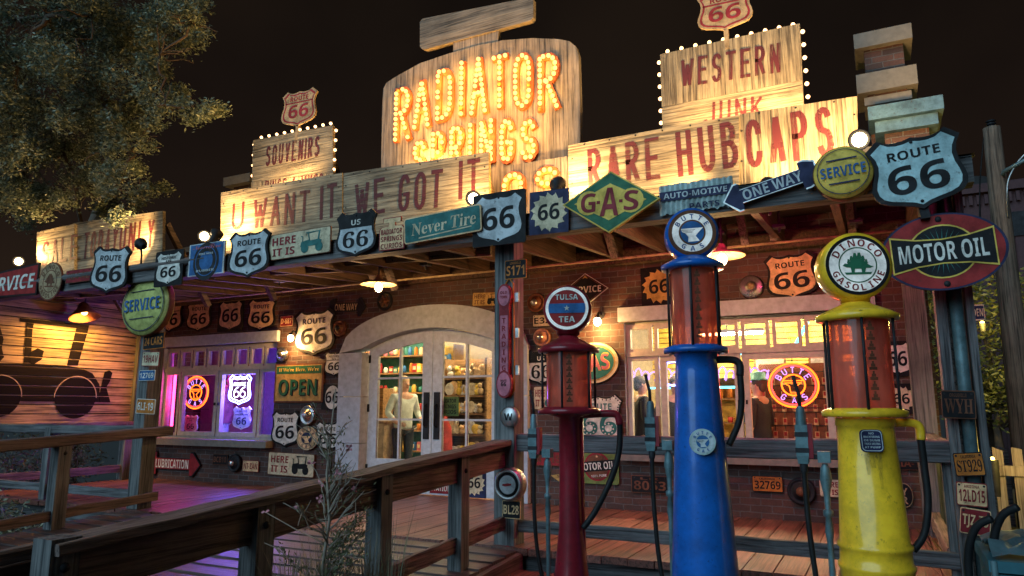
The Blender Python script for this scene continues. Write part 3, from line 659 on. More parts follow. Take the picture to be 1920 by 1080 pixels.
def here(face='cream', ink='maroon', carm='teal', flip=1):
    def fn(b, t, w, h):
        b.prism(rect(w, h, r=.02), -.006, .006, 'rust'); b.flat(rect(w * .975, h * .95, r=.02), -.008, face)
        t.text('HERE', -w * .24, h * .20, h * .30, ink, -.012, w=w * .38); t.text('IT IS', -w * .24, -h * .22, h * .30, ink, -.012, w=w * .36)
        car(t, carm, w * .22, 0, w * .40, h * .78, -.012, flip)
    return fn
def arrow(face, ink, txt, edge, left=True):
    def fn(b, t, w, h):
        s = -1 if left else 1
        def sh(k): return [(s * a * w * (1 - (1 - k) * h / w), c * h * k) for a, c in [(.5, 0), (.36, .5), (.31, .5), (.31, .24), (-.34, .24), (-.34, .5), (-.40, .5), (-.5, .36), (-.5, -.36), (-.40, -.5), (-.34, -.5), (-.34, -.24), (.31, -.24), (.31, -.5), (.36, -.5)]]
        b.prism(sh(1), -.012, .012, edge); b.flat(sh(.9), -.014, face); t.text(txt, -s * w * .03, 0, h * .36, ink, -.018, w=w * .62)
    return fn
def hubcap(o='chrome', i='iron', rim='silver'):
    def fn(b, t, w, h):
        r = (w + h) / 4
        b.lathe([(r, .0), (r, -.02), (r * .93, -.045), (r * .80, -.035), (r * .72, -.022), (r * .6, -.05), (r * .35, -.085)], o, (0, 0, 0), 26, 'y', cap=False)
        b.lathe([(r * .35, -.083), (r * .3, -.10), (r * .15, -.112), (0, -.114)], i, (0, 0, 0), 18, 'y', cap=False)
        b.lathe([(r * 1.0, .0), (r * 1.03, -.012), (r * .99, -.03)], rim, (0, 0, 0), 26, 'y', cap=False)
    return fn
EY, WY = EV - .075, W - .03
# ---- along the eave
def f_service(b, t, w, h):
    b.prism([(-w / 2, -h * .42), (w / 2, -h * .5), (w / 2, h * .5), (-w / 2, h * .34)], -.01, .01, 'black'); b.flat([(-w * .48, -h * .36), (w * .48, -h * .44), (w * .48, h * .44), (-w * .48, h * .28)], -.012, 'red')
    t.text('SERVICE', 0, -h * .03, h * .46, 'white', -.016, w=w * .86, shear=.12)
sign('flag_sign', 'red SERVICE sign with slanted white letters, cut by the left picture edge', (-34, 494, 70, 566), EY, f_service, k=1)
def f_dino(ring='tan', ink='rust', edge='rust'):
    def fn(b, t, w, h):
        r = min(w, h) / 2; e = h / w if w < h else 1; r = w / 2
        b.prism(circ(r, 36, ez=e), -.012, .012, edge); b.flat(circ(r * .93, 36, ez=e), -.014, ring); b.ring(circ(r * .60, 36, ez=e), circ(r * .55, 36, ez=e), -.0155, ink)
        dino(t, ink, 0, 0, r * .92, -.018, e); t.arc_text('DINOCO', r * .76, R(150), R(30), r * .24, ink, -.018, sx=1.0, ez=e); t.arc_text('GASOLINE', r * .76, R(205), R(335), r * .22, ink, -.018, top=False, ez=e)
    return fn
def dino(t, m, x, z, w, y, ez=1):
    p = [(-.5, -.02), (-.42, .06), (-.34, .04), (-.26, .12), (-.12, .24), (.04, .26), (.18, .18), (.30, .04), (.42, -.04), (.52, -.06), (.40, -.12), (.26, -.12), (.22, -.26), (.12, -.26), (.10, -.14), (-.10, -.14), (-.12, -.26), (-.22, -.26), (-.24, -.10), (-.38, -.08)]
    t.flat([(x + a * w, z + c * w * ez) for a, c in p], y, m)
    for a, c, s in ((-.30, .12, .09), (-.20, .20, .12), (-.08, .27, .15), (.06, .28, .15), (.18, .20, .12), (.28, .10, .09)):
        t.flat([(x + (a - s * .6) * w, z + (c - .06) * w * ez), (x + (a + s * .6) * w, z + (c - .06) * w * ez), (x + (a + s * .25) * w, z + (c + s) * w * ez), (x + (a - s * .25) * w, z + (c + s) * w * ez)], y - .0006, m)
    t.flat([(x - .45 * w, z - .26 * w * ez), (x + .45 * w, z - .26 * w * ez), (x + .40 * w, z - .34 * w * ez), (x - .40 * w, z - .34 * w * ez)], y, m)
sign('round_sign', 'small round dinosaur gasoline sign, brown on tan, beside the red SERVICE sign', (74, 494, 117, 561), EY, f_dino(), rot=4)
sign('license_plate', 'maroon 824 AL plate screwed to the eave between dinosaur disc and shield', (124, 503, 172, 531), EY, plate('824 AL', 'maroon', 'rust', small=None))
sign('route_shield', 'white ROUTE 66 shield tilted clockwise, leftmost of the eave shields', (171, 459, 242, 552), EY - .03, shield('ltblue'), rot=5)
sign('route_shield', 'black square with small white HISTORIC US 66 shield on the left eave', (291, 468, 343, 538), EY, shield('white', plate='black', top='HISTORIC', sub='US', six=(.66, .34, -.12), line=True))
def f_tire_poster(b, t, w, h):
    b.prism(rect(w, h), -.01, .01, 'ltblue'); b.flat(rect(w * .92, h * .94), -.012, 'blue')
    t.text('Never', -w * .18, h * .38, h * .11, 'pinkpaint', -.016, w=w * .42, style='script'); t.text('Tire', w * .22, h * .38, h * .14, 'pinkpaint', -.016, w=w * .36, style='script')
    b.ring(circ(w * .36, 30, ez=1.05, z=-h * .08), circ(w * .19, 30, ez=1.0, z=-h * .06), -.014, 'iron'); b.ring(circ(w * .30, 30, z=-h * .07), circ(w * .28, 30, z=-h * .07), -.0155, 'blue')
    t.text('FINE HERE', 0, h * .16, h * .06, 'ltblue', -.018, w=w * .4); t.text('RUBBER', 0, -h * .36, h * .07, 'ltblue', -.018, w=w * .5)
sign('tire_poster', 'blue tin tire advert with a black tyre on the left eave', (355, 453, 421, 518), EY, f_tire_poster, rot=0)
sign('route_shield', 'white ROUTE 66 shield on the eave between blue tire advert and HERE IT IS', (429, 429, 506, 523), EY - .03, shield('ltblue'), rot=0)
sign('here_it_is_sign', 'pale HERE IT IS sign with teal old car on the eave, right of a shield', (503, 425, 619, 489), EY, here('cream', 'maroon', 'teal'), rot=-1, k=1)
sign('route_shield', 'US 66 shield with black top band on the eave above the brick wall lamp', (631, 392, 706, 484), EY - .02, shield('ltblue', band='black', top='US', style='serif', six=(.72, .40, -.14)))
def f_curios(b, t, w, h):
    o = [(-.5, -.5), (.5, -.5), (.5, .14), (.42, .22), (.14, .24), (.12, .36), (.36, .36), (.36, .5), (-.36, .5), (-.36, .36), (-.12, .36), (-.14, .24), (-.42, .22), (-.5, .14)]
    b.prism(sc2(o, w, h), -.008, .008, 'maroon'); b.flat(sc2(o, w * .93, h * .95), -.010, 'beige')
    for s, z in (('RADIATOR', .06), ('SPRINGS', -.16), ('CURIOS', -.38)): t.text(s, 0, z * h, h * .16, 'maroon', -.014, w=w * .84)
sign('curios_sign', 'small radiator shaped RADIATOR SPRINGS CURIOS sign in maroon on the eave', (712, 406, 759, 470), EY, f_curios)
def f_never(b, t, w, h):
    b.prism(rect(w, h, r=.03), -.01, .01, 'beige'); b.flat(rect(w * .97, h * .9, r=.02), -.012, 'teal')
    t.text('Never', -w * .17, 0, h * .46, 'cream', -.016, w=w * .46, style='serif', shear=.12); t.text('Tire', w * .27, h * .02, h * .48, 'cream', -.016, w=w * .32, style='serif', shear=.12)
    t.flat([(-w * .3, -h * .33), (w * .38, -h * .25), (w * .38, -h * .29), (-w * .3, -h * .38)], -.016, 'cream')
sign('tire_sign', 'long green tire sign with yellow script, tilted up to the right on the eave', (757, 385, 901, 458), EY - .05, f_never, rot=-3, k=1.2)
sign('route_shield', 'large dark square with grey 66 shield above the centre post', (886, 356, 985, 463), EY - .02, shield('ltblue', plate='black', top=None))
sign('sunburst_sign', 'dark square with pale sunburst 66 on the eave left of the GAS diamond', (993, 354, 1066, 441), EY, sun66('cream', 'navy'), rot=1)
def f_gas(b, t, w, h):
    D = lambda k: [(-w / 2 * k, 0), (0, -h / 2 * k), (w / 2 * k, 0), (0, h / 2 * k)]
    b.prism(D(1), -.02, .02, 'yellow'); b.flat(D(.95), -.022, 'green'); b.flat([(-w * .37, 0), (0, -h * .30), (w * .37, 0), (0, h * .30)], -.024, 'yellow')
    t.text('G', -w * .22, 0, h * .32, 'maroon', -.028, w=w * .155); t.text('A', 0, 0, h * .46, 'maroon', -.028, w=w * .19); t.text('S', w * .22, 0, h * .32, 'maroon', -.028, w=w * .145); t.flat(circ(h * .2, 16, ex=1.0, x=-w * .22), -.0255, 'yellow'); t.flat(circ(h * .2, 16, x=w * .22), -.0255, 'yellow')
    for x in (-.115, .115): t.flat(rect(w * .035, h * .05, x * w, 0), -.028, 'maroon')
sign('gas_sign', 'large green and yellow diamond sign reading G-A-S on the eave', (1053, 321, 1236, 438), EY - .08, f_gas, rot=3.5, k=.1)
def f_auto(b, t, w, h):
    n = 28; vs = []
    for i in range(n + 1):
        xx = -w / 2 + w * i / n; y = .008 * math.cos(i * math.pi); vs += [(xx, y, -h / 2 + random.uniform(0, .03)), (xx, y, h / 2 - random.uniform(0, .015))]
    b.add(vs, [(2 * i, 2 * i + 2, 2 * i + 3, 2 * i + 1) for i in range(n)], 'zinc'); b.prism(rect(w, h * .9), .012, .02, 'iron')
    t.flat(rect(w * .97, h * .30, 0, h * .10), -.012, 'navy'); t.text('AUTO-MOTIVE', 0, h * .10, h * .18, 'ltblue', -.016, w=w * .86); t.text('PARTS', w * .12, -h * .30, h * .18, 'navy', -.012, w=w * .4)
sign('tin_sign', 'corrugated teal AUTO-MOTIVE tin sign behind the blue pump globe', (1234, 328, 1373, 408), EY, f_auto, rot=0, k=1.1)
sign('arrow_sign', 'dark blue ONE WAY arrow tilted up to the right on the right eave', (1350, 320, 1535, 382), EY - .03, arrow('navy', 'ltblue', 'ONE WAY', 'silver'), rot=-13, k=.3)
def f_serv_round(face='lime'):
    def fn(b, t, w, h):
        r = w / 2; e = h / w
        M0 = b.M; b.M = Matrix.Diagonal((1, 1, e, 1)); b.lathe([(r, .06), (r, -.0), (r * .97, -.03), (r * .75, -.052), (r * .4, -.066), (0, -.07)], face, (0, 0, 0), 40, 'y', cap=False); b.lathe([(r * 1.015, .05), (r * 1.015, -.01), (r * .985, -.022)], 'rust', (0, 0, 0), 40, 'y', cap=False); b.M = M0
        t.ring(circ(r * .86, 40, ez=e), circ(r * .83, 40, ez=e), -.056, 'navy')
        t.text('SERVICE', 0, 0, h * .20, 'blue', -.074, w=w * .74)
        for z in (.22, -.22): t.flat(rect(w * .5, .012, 0, z * h), -.072, 'navy')
    return fn
sign('service_disc', 'round convex yellow SERVICE sign on the right eave beside the big shield', (1523, 274, 1639, 376), EY - .05, f_serv_round('yellow'), rot=-3, k=.2)
sign('service_disc', 'large round pale green SERVICE sign hanging on the left porch post', (231, 515, 319, 629), 6.02, f_serv_round('lime'), rot=-2, k=0)
o = sign('route_shield', 'biggest ROUTE 66 shield, white with teal light in its colour, on the right end of the eave', (1627, 247, 1810, 396), EY - .12, shield('teal_lit_white', six=(.74, .42, -.10)), rot=-5, k=.25)  # teal light is put into the white of the face
b = MB(); b.box((0, .10, -.1), (.06, .18, .5), 'iron'); obj('bracket', b, o)
def f_motor(b, t, w, h):
    E_ = lambda k, n=44: [(w / 2 * k * math.cos(2 * math.pi * i / n), h / 2 * k * math.sin(2 * math.pi * i / n)) for i in range(n)]
    b.prism(E_(1), -.015, .015, 'navy'); b.flat(E_(.955), -.017, 'red')
    oval = lambda k: [(w * .26 * k * math.cos(2 * math.pi * i / 30), h * .33 * k * math.sin(2 * math.pi * i / 30)) for i in range(30)]
    b.flat(oval(1.06), -.019, 'yellow'); b.flat(oval(1), -.021, 'black')
    for i in range(30):
        a0 = 2 * math.pi * i / 30; a1 = a0 + .09; t.flat([(w * .10 * math.cos(a0), h * .12 * math.sin(a0)), (w * .235 * math.cos(a0 + .03), h * .30 * math.sin(a0 + .03)), (w * .10 * math.cos(a1), h * .12 * math.sin(a1))], -.0225, 'teal')
    bow = lambda k, q: [(-w * .40 * k, -h * .225 * q), (-w * .2 * k, -h * .165 * q), (0, -h * .145 * q), (w * .2 * k, -h * .165 * q), (w * .40 * k, -h * .225 * q), (w * .40 * k, h * .225 * q), (w * .2 * k, h * .165 * q), (0, h * .145 * q), (-w * .2 * k, h * .165 * q), (-w * .40 * k, h * .225 * q)]
    b.flat(bow(1.03, 1.12), -.024, 'yellow'); b.flat(bow(1, 1), -.026, 'black'); t.text('MOTOR OIL', 0, 0, h * .24, 'white', -.030, w=w * .70)
    for z in (.42, -.42): b.lathe([(.022, -.022), (.014, -.03), (0, -.032)], 'iron', (0, 0, z * h), 8, 'y', cap=False)
o = sign('oval_sign', 'large red oval MOTOR OIL sign on the right porch post', (1646, 397, 1888, 547), EY - .02, f_motor, rot=-2, k=.25)
b = MB(); b.box((-.1, .12, 0), (.08, .2, .3), 'iron'); obj('bracket', b, o)
# ---- on the brick wall
G = 'shields on the brick wall'
sign('route_shield', 'tan US 66 shield above the purple window, half behind the left post', (296, 562, 343, 624), WY, shield('beige', top='US', six=(.72, .42, -.12), line=True), group=G)
sign('route_shield', 'tan ROUTE 66 shield above the purple window, beside the half hidden one', (350, 563, 397, 623), WY, shield('beige'), group=G)
sign('route_shield', 'tan 66 shield on a black square above the purple window', (409, 561, 456, 622), WY, shield('beige', plate='black', top=None), group=G)
sign('route_shield', 'tan ROUTE 66 shield above the right end of the purple window', (464, 558, 517, 622), WY, shield('beige'), rot=2, group=G)
sign('license_plate', 'small rusty D-687 plate on the brick above the left wall lamp', (526, 592, 549, 612), WY, plate('D-687', 'maroon', 'beige'))
sign('route_shield', 'big white ROUTE 66 shield lit by the bare bulb left of the door arch', (551, 578, 628, 668), WY - .02, shield('white'), rot=-1, group=G)
sign('hubcap', 'dark rusty hubcap on the brick just right of the big lit shield', (627, 601, 651, 631), WY, hubcap('rust', 'iron', 'rust'), cat='hubcap', k=0)
sign('arrow_sign', 'black ONE WAY arrow on the dark brick left of the pendant lamp', (618, 557, 686, 595), WY, arrow('black', 'tan', 'ONE WAY', 'iron', left=False), rot=2)
def f_wheel(b, t, w, h):
    r = (w + h) / 4; ring = lambda k: [(r * k * math.cos(2 * math.pi * i / 24), -.03, r * k * math.sin(2 * math.pi * i / 24)) for i in range(24)]
    b.tube(ring(.85), r * .15, 'rubber', 8, True); b.lathe([(r * .3, 0), (r * .3, -.05), (0, -.06)], 'rust', (0, 0, 0), 12, 'y', cap=False)
    for k in range(6): a = k * math.pi / 3; b.tube([(0, -.03, 0), (r * .8 * math.cos(a), -.03, r * .8 * math.sin(a))], r * .06, 'rust', 6)
sign('spoked_wheel', 'small dark spoked wheel on the brick under the middle pendant lamp', (709, 547, 738, 583), WY, f_wheel, cat='wheel', k=0)
sign('route_shield', 'white HISTORIC US 66 shield on brick, right of the OPEN board', (609, 658, 646, 706), WY, shield('white', top='HISTORIC', sub='US', six=(.66, .36, -.12), line=True), group=G)
def f_open(b, t, w, h):
    b.prism(rect(w, h), -.015, .015, 'rust'); b.flat(rect(w * .94, h * .92), -.017, 'mustard'); b.flat(rect(w * .92, h * .20, 0, h * .34), -.019, 'green')
    t.text("If We're Here, We're", 0, h * .34, h * .11, 'yellow', -.023, w=w * .82, style='serif'); t.text('OPEN', w * .01, -h * .13, h * .42, 'black', -.021, w=w * .78); t.text('OPEN', -w * .01, -h * .11, h * .42, 'green', -.025, w=w * .78)
sign('open_sign', "yellow OPEN board with green letters on the brick wall", (515, 681, 606, 755), WY, f_open)
def f_round66(b, t, w, h):
    b.prism(rect(w, h), -.006, .008, 'black'); b.flat(circ(h * .46, 28, ex=.8), -.008, 'white'); t.text('66', 0, 0, h * .46, 'black', -.012, w=w * .64)
sign('round_66_sign', 'white oval 66 on a dark square, right of a round hubcap on brick', (604, 721, 643, 769), WY, f_round66, rot=2)
sign('hubcap', 'shiny domed hubcap on the brick under the OPEN board', (564, 761, 593, 796), WY, hubcap('chrome', 'silver', 'rust'), cat='hubcap', k=0)
sign('route_shield', 'white ROUTE 66 shield above the lower HERE IT IS sign, left of a round disc', (509, 769, 562, 839), WY, shield('white'), rot=0, group=G)
def butte(b, t, w, h, face='white', rim='blue', ring='rust', ink='blue', y=-.012, txt='BUTTE', txt2='GAS'):
    r = w / 2; e = h / w
    b.prism(circ(r, 40, ez=e), y, .012, rim); b.flat(circ(r * .94, 40, ez=e), y - .002, ring); b.flat(circ(r * .84, 40, ez=e), y - .004, face)
    b.flat(circ(r * .56, 36, ez=e), y - .006, ring); b.flat(circ(r * .49, 36, ez=e), y - .008, ink)
    an = [(-.47, .16), (.46, .20), (.25, -.02), (.14, -.16), (.30, -.38), (-.18, -.42), (-.16, -.20), (-.28, -.05), (-.42, .02)]
    t.flat([(a * r, c * r * e) for a, c in an], y - .010, face)
    for k in range(3): t.flat([(-.44 * r + k * .03 * r, (.10 - k * .06) * r * e), ((.12 - k * .06) * r, (.12 - k * .055) * r * e), ((.12 - k * .06) * r, (.105 - k * .055) * r * e), (-.44 * r + k * .03 * r, (.085 - k * .06) * r * e)], y - .0115, 'iron')
    t.arc_text(txt, r * .70, R(148), R(32), r * .21, ink, y - .010, ez=e); t.arc_text(txt2, r * .70, R(238), R(302), r * .21, ink, y - .010, top=False, ez=e)
sign('gas_disc', 'small round rusty gas sign with an anvil shape between two white shields', (557, 799, 596, 844), WY - .02, lambda b, t, w, h: butte(b, t, w, h, 'beige', 'cream', 'tan', 'navy'))
sign('route_shield', 'white ROUTE 66 shield behind the bare sapling, right of the round gas sign', (591, 789, 641, 846), WY, shield('white'), rot=0, group=G)
sign('here_it_is_sign', 'cream HERE IT IS sign with black old car, low on the brick wall', (502, 848, 589, 894), WY, here('cream', 'maroon', 'black'), rot=1)
sign('arrow_sign', 'maroon LUBRICATION arrow pointing right under the purple window', (277, 845, 376, 894), WY, arrow('maroon', 'white', 'LUBRICATION', 'black', left=False), rot=0)
sign('license_plate', 'black BCB10 plate low on the brick under the purple window', (399, 851, 427, 872), WY, plate('BCB10', 'black', 'rust'))
sign('hubcap', 'dark hubcap low on the brick between two license plates', (429, 851, 453, 885), WY, hubcap('iron', 'chrome', 'iron'), cat='hubcap', k=0)
sign('license_plate', 'pale rusty NT-ZAN plate low on the brick right of the dark hubcap', (455, 863, 485, 885), WY, plate('NT-ZAN', 'beige', 'maroon'))
sign('hubcap', 'bulging chrome hubcap just below the left wall lamp', (521, 652, 541, 677), WY, hubcap('chrome', 'iron', 'chrome'), cat='hubcap', k=0)
sign('here_it_is_sign', 'tan rusty HERE IT IS sign above the right end of the door arch', (886, 547, 940, 575), WY - .02, here('mustard', 'rust', 'black'), rot=3)
def f_ice(b, t, w, h):
    D = lambda k: [(-w / 2 * k, 0), (0, -h / 2 * k), (w / 2 * k, 0), (0, h / 2 * k)]
    b.prism(D(1), -.01, .01, 'white'); b.flat(D(.96), -.012, 'black'); b.ring(D(.90), D(.86), -.014, 'rust'); t.text('SERVICE', 0, 0, h * .2, 'white', -.016, w=w * .70)
    t.flat([(-w * .06, h * .33), (0, h * .36), (w * .06, h * .33), (0, h * .44)], -.016, 'mustard')
sign('diamond_sign', 'black diamond SERVICE sign half hidden behind the TULSA TEA globe', (1056, 512, 1140, 574), WY, f_ice, k=.2)
sign('hubcap', 'dull hubcap high on the brick right of the centre post', (990, 549, 1022, 587), WY, hubcap('rust', 'silver', 'iron'), cat='hubcap', k=0)
sign('license_plate', 'white E32 plate between two hubcaps right of the centre post', (999, 589, 1036, 613), WY, plate('E32', 'cream', 'black'))
sign('hubcap', 'ribbed hubcap below the white E32 plate', (1000, 617, 1034, 649), WY, hubcap('copper', 'chrome', 'rust'), cat='hubcap', k=0)
sign('route_shield', 'US 66 shield with black top behind the left side of the red pump', (986, 654, 1044, 723), WY, shield('white', band='black', top='US', style='serif', six=(.72, .42, -.14)), group=G)
sign('here_it_is_sign', 'small white HERE IT IS sign with teal car behind the red pump', (1001, 724, 1048, 768), WY, here('cream', 'maroon', 'teal'))
def f_oval_gas(b, t, w, h):
    b.prism(circ(w / 2, 36, ez=h / w), -.015, .015, 'iron'); b.flat(circ(w * .485, 36, ez=h / w), -.017, 'cream'); b.flat(circ(w * .43, 36, ez=h / w), -.019, 'mustard'); b.flat(circ(w * .40, 36, ez=h / w * .98), -.021, 'teal')
    t.text('GAS', 0, 0, h * .42, 'yellow', -.024, w=w * .64); t.text('GAS', 0, 0, h * .37, 'pinkpaint', -.026, w=w * .61)
sign('oval_sign', 'dark teal oval GAS sign with pink letters beside the right wall lamp', (1066, 641, 1161, 720), WY, f_oval_gas, rot=-6, k=.2)
def f_dotted(b, t, w, h):
    b.prism(sc2(SHIELD, w, h), -.012, .012, 'black'); b.flat(sc2(SHIELD, w * .95, h * .95), -.014, 'white')
    S2 = sc2(SHIELD, w * .90, h * .90); n = len(S2)
    for i in range(n):
        a, c = S2[i], S2[(i + 1) % n]; L = math.dist(a, c); q = max(1, int(L / (w * .05)))
        for j in range(q): t.flat(circ(w * .016, 6, x=a[0] + (c[0] - a[0]) * j / q, z=a[1] + (c[1] - a[1]) * j / q), -.016, 'black')
    t.text('ROUTE', 0, h * .26, h * .12, 'teal', -.016, w=w * .55); t.text('66', 0, -h * .08, h * .40, 'teal', -.016, w=w * .74)
    for x in (-.19, .19):
        for k in range(9): a = 2 * math.pi * k / 9; t.flat(circ(w * .018, 6, x=w * (x + .11 * math.cos(a)), z=h * (-.16 + .10 * math.sin(a))), -.018, 'white')
sign('route_shield', 'white ROUTE 66 shield with dotted rim behind the red pump hose', (1078, 738, 1168, 838), WY, f_dotted, group=G)
def f_mo_green(b, t, w, h):
    b.prism(rect(w, h, r=.03), -.01, .01, 'olive'); b.flat(circ(h * .42, 30), -.012, 'maroon'); b.flat(circ(h * .36, 30), -.0135, 'rust'); b.prism([(-w * .5, -h * .2), (w * .46, -.06 * h), (w * .46, .24 * h), (-w * .5, .1 * h)], -.016, -.011, 'black')
    t.text('MOTOR OIL', -w * .02, h * .02, h * .22, 'white', -.020, w=w * .86, rot=.10); t.text('100% PURE', w * .04, -h * .26, h * .07, 'white', -.018, w=w * .36, rot=.1); t.flat([(a, c + h * .30) for a, c in star(h * .05)], -.018, 'beige')
sign('motor_oil_sign', 'green square MOTOR OIL sign with red disc, low on the wall behind the red pump', (1080, 842, 1160, 908), WY, f_mo_green)
sign('license_plate', 'maroon M 115 plate on the brick left of the red pump column', (996, 846, 1056, 874), WY, plate('M 115', 'maroon', 'rust'))
def f_penn(b, t, w, h): b.prism([(-w / 2, h * .3), (w / 2, h / 2), (w / 2, -h / 2)], -.006, .006, 'mustard'); t.text('SPEED', w * .1, h * .27, h * .14, 'rust', -.009, w=w * .6)
sign('pennant', 'small yellow triangular pennant low on the wall left of the red pump column', (1032, 884, 1076, 922), WY, f_penn, cat='pennant')
sign('sunburst_sign', 'black square with mustard sunburst 66 beside the blue pump glass', (1202, 498, 1270, 576), WY, sun66('mustard', 'black'), rot=-1)
def f_disc(b, t, w, h):
    r = w / 2; b.lathe([(r, 0), (r, -.02), (r * .9, -.04), (r * .55, -.02), (r * .4, -.05), (r * .2, -.06), (0, -.06)], 'chrome', (0, 0, 0), 30, 'y', cap=False); b.lathe([(r * .3, -.058), (r * .2, -.075), (0, -.08)], 'tan', (0, 0, 0), 14, 'y', cap=False)
sign('hubcap', 'dished chrome hubcap above the right window, left of a tan shield', (1386, 517, 1432, 559), WY, f_disc, cat='hubcap', k=0)
sign('route_shield', 'cream ROUTE 66 shield above the right window, beside the dinosaur globe', (1434, 472, 1533, 563), WY - .02, shield('beige'), rot=-3, k=.3, group=G)
sign('license_plate', 'dark LR 8053 plate on the brick left of the blue pump column', (1183, 891, 1254, 926), WY, plate('8053', 'black', 'rust', small='LR'))
sign('license_plate', 'orange 32769 plate on the brick under the right window', (1410, 892, 1468, 923), WY, plate('32769', 'orange', 'black', small='CALIFORNIA'))
sign('hubcap', 'wide dark hubcap on the brick under the right window', (1476, 896, 1530, 946), WY, hubcap('iron', 'rust', 'iron'), cat='hubcap', k=0)
sign('here_it_is_sign', 'HERE IT IS sign low on the brick, cut by the yellow pump', (1536, 898, 1616, 934), WY, here('cream', 'maroon', 'black'))
sign('route_shield', 'grey 66 shield on a dark square, higher of two signs right of the yellow pump', (1652, 639, 1712, 706), WY, shield('white', plate='black', top=None), group=G)
sign('sunburst_sign', 'dark square with cream sunburst 66, lower of two signs right of the yellow pump', (1662, 719, 1718, 776), WY, sun66('cream', 'black'))
sign('license_plate', 'dark rusty LIA-17 plate on the wall under the rail end', (1672, 855, 1742, 882), WY, plate('LIA-17', 'black', 'rust'))
sign('round_sign', 'small dark round sign low on the wall right of the yellow pump', (1680, 905, 1712, 952), WY, lambda b, t, w, h: (b.prism(circ(w / 2, 30, ez=h / w), -.008, .008, 'tan'), b.flat(circ(w * .46, 30, ez=h / w), -.010, 'black'), t.text('Y', 0, h * .15, h * .3, 'tan', -.013), t.text('R', 0, -h * .2, h * .3, 'tan', -.013)))
# ---- on the doors
DY = W + .07
def f_txt(lines, face, ink, w_=.8):
    def fn(b, t, w, h):
        b.prism(rect(w, h), -.006, .002, face)
        for i, s in enumerate(lines): t.text(s, 0, h * (.5 - (i + .5) / len(lines)) * .86, h * .62 / len(lines), ink, -.009, w=w * w_)
    return fn
sign('door_sign', 'maroon SERVICE STATION plate at the foot of the right door leaf', (806, 889, 848, 926), DY, f_txt(['SERVICE', 'STATION'], 'maroon', 'white', .88))
sign('sunburst_sign', 'dark square with pale sunburst 66 at the foot of the right door leaf', (868, 876, 911, 934), DY, sun66('cream', 'navy'))
sign('door_sign', 'rusty white PRODUCTS plate at the foot of the left door leaf', (722, 903, 781, 926), DY, f_txt(['PRODUCTS'], 'black', 'cream', .86))
sign('door_plaque', 'small yellow CURIOS card hanging inside the right door glass', (819, 744, 860, 780), DY + .10, f_txt(['RADIATOR', 'SPRINGS', 'CURIOS'], 'olive', 'black', .8))
# ---- on the posts
PY = 6.2 - .12
def on_post(name, label, box, fn, cat='license plate', Y=PY, rot=0, k=.6): return sign(name, label, box, Y, fn, rot, cat=cat, k=k)
on_post('license_plate', 'black 24 CARS plate, top of those on the left post', (269, 624, 308, 655), plate('24 CARS', 'black', 'orange'), rot=-2)
on_post('license_plate', 'white and violet 19 HAV plate on the left post', (267, 659, 299, 687), plate('19HAV', 'cream', 'maroon'), rot=2)
on_post('license_plate', 'dark blue 12769 plate on the left post', (261, 694, 291, 714), plate('12769', 'blue', 'white'))
on_post('license_plate', 'orange red 6LI-19 plate, lowest on the left post', (256, 748, 291, 776), plate('6LI-19', 'orange', 'white', edge='white'), rot=2)
on_post('license_plate', 'teal S171 plate wrapped high on the centre post', (947, 486, 987, 524), plate('S171', 'black', 'orange', small='LOUISVILLE'))
on_post('license_plate', 'dark BL28 plate at the foot of the centre post', (942, 938, 976, 973), plate('BL28', 'black', 'beige'))
RY = 6.06
on_post('license_plate', 'black WYH plate, highest on the right post', (1765, 732, 1829, 785), plate('WYH', 'black', 'rust', small='ORGUEVILLE', style='serif'), Y=RY, rot=2)
on_post('license_plate', 'orange ST929 plate on the right post', (1789, 848, 1845, 893), plate('ST929', 'orange', 'black', small='CALIFORNIA', style='serif'), Y=RY, rot=-4)
on_post('license_plate', 'pink 12LD15 plate on the right post under the orange one', (1793, 904, 1851, 950), plate('12LD15', 'beige', 'maroon', small='ARIZONA'), Y=RY, rot=3)
on_post('license_plate', 'maroon TJZ-75 plate, lowest on the right post', (1800, 953, 1857, 1004), plate('TJZ-75', 'maroon', 'beige'), Y=RY, rot=7)
sign('hubcap', 'pale round hubcap with a W on the centre post', (941, 763, 975, 800), PY, lambda b, t, w, h: (b.lathe([(w * .5, 0), (w * .5, -.03), (w * .42, -.05), (0, -.055)], 'silver', (0, 0, 0), 28, 'y', cap=False), b.lathe([(w * .52, -.01), (w * .5, -.036)], 'chrome', (0, 0, 0), 28, 'y', cap=False), t.text('W', 0, 0, w * .34, 'black', -.058)), cat='hubcap', k=0)
def f_moon(b, t, w, h):
    r = w / 2; ez = 1
    b.lathe([(r, .02), (r, -.03), (r * .93, -.075), (r * .78, -.09), (r * .70, -.06)], 'silver', (0, 0, 0), 34, 'y', cap=False); b.lathe([(r * .70, -.062), (r * .66, -.075), (r * .55, -.078)], 'black', (0, 0, 0), 34, 'y', cap=False); b.lathe([(r * .55, -.078), (r * .3, -.088), (0, -.09)], 'ltblue', (0, 0, 0), 30, 'y', cap=False)
    t.flat([(-.3 * r, -.06 * r), (-.1 * r, -.10 * r), (.3 * r, -.02 * r), (.32 * r, .08 * r), (.08 * r, .10 * r), (-.28 * r, .04 * r)], -.094, 'maroon')
sign('hubcap', 'large steel wheel cover with red emblem low on the centre post', (931, 879, 986, 936), PY - .02, f_moon, cat='hubcap', k=0)
sign('street_sign', 'small dark sign ending in EN behind the right post', (1800, 571, 1846, 602), 8.4, lambda b, t, w, h: (b.prism(rect(w, h), -.006, .006, 'cream'), b.flat(rect(w * .93, h * .84), -.008, 'navy'), t.text('GARDEN', 0, 0, h * .5, 'cream', -.011, w=w * .86)))

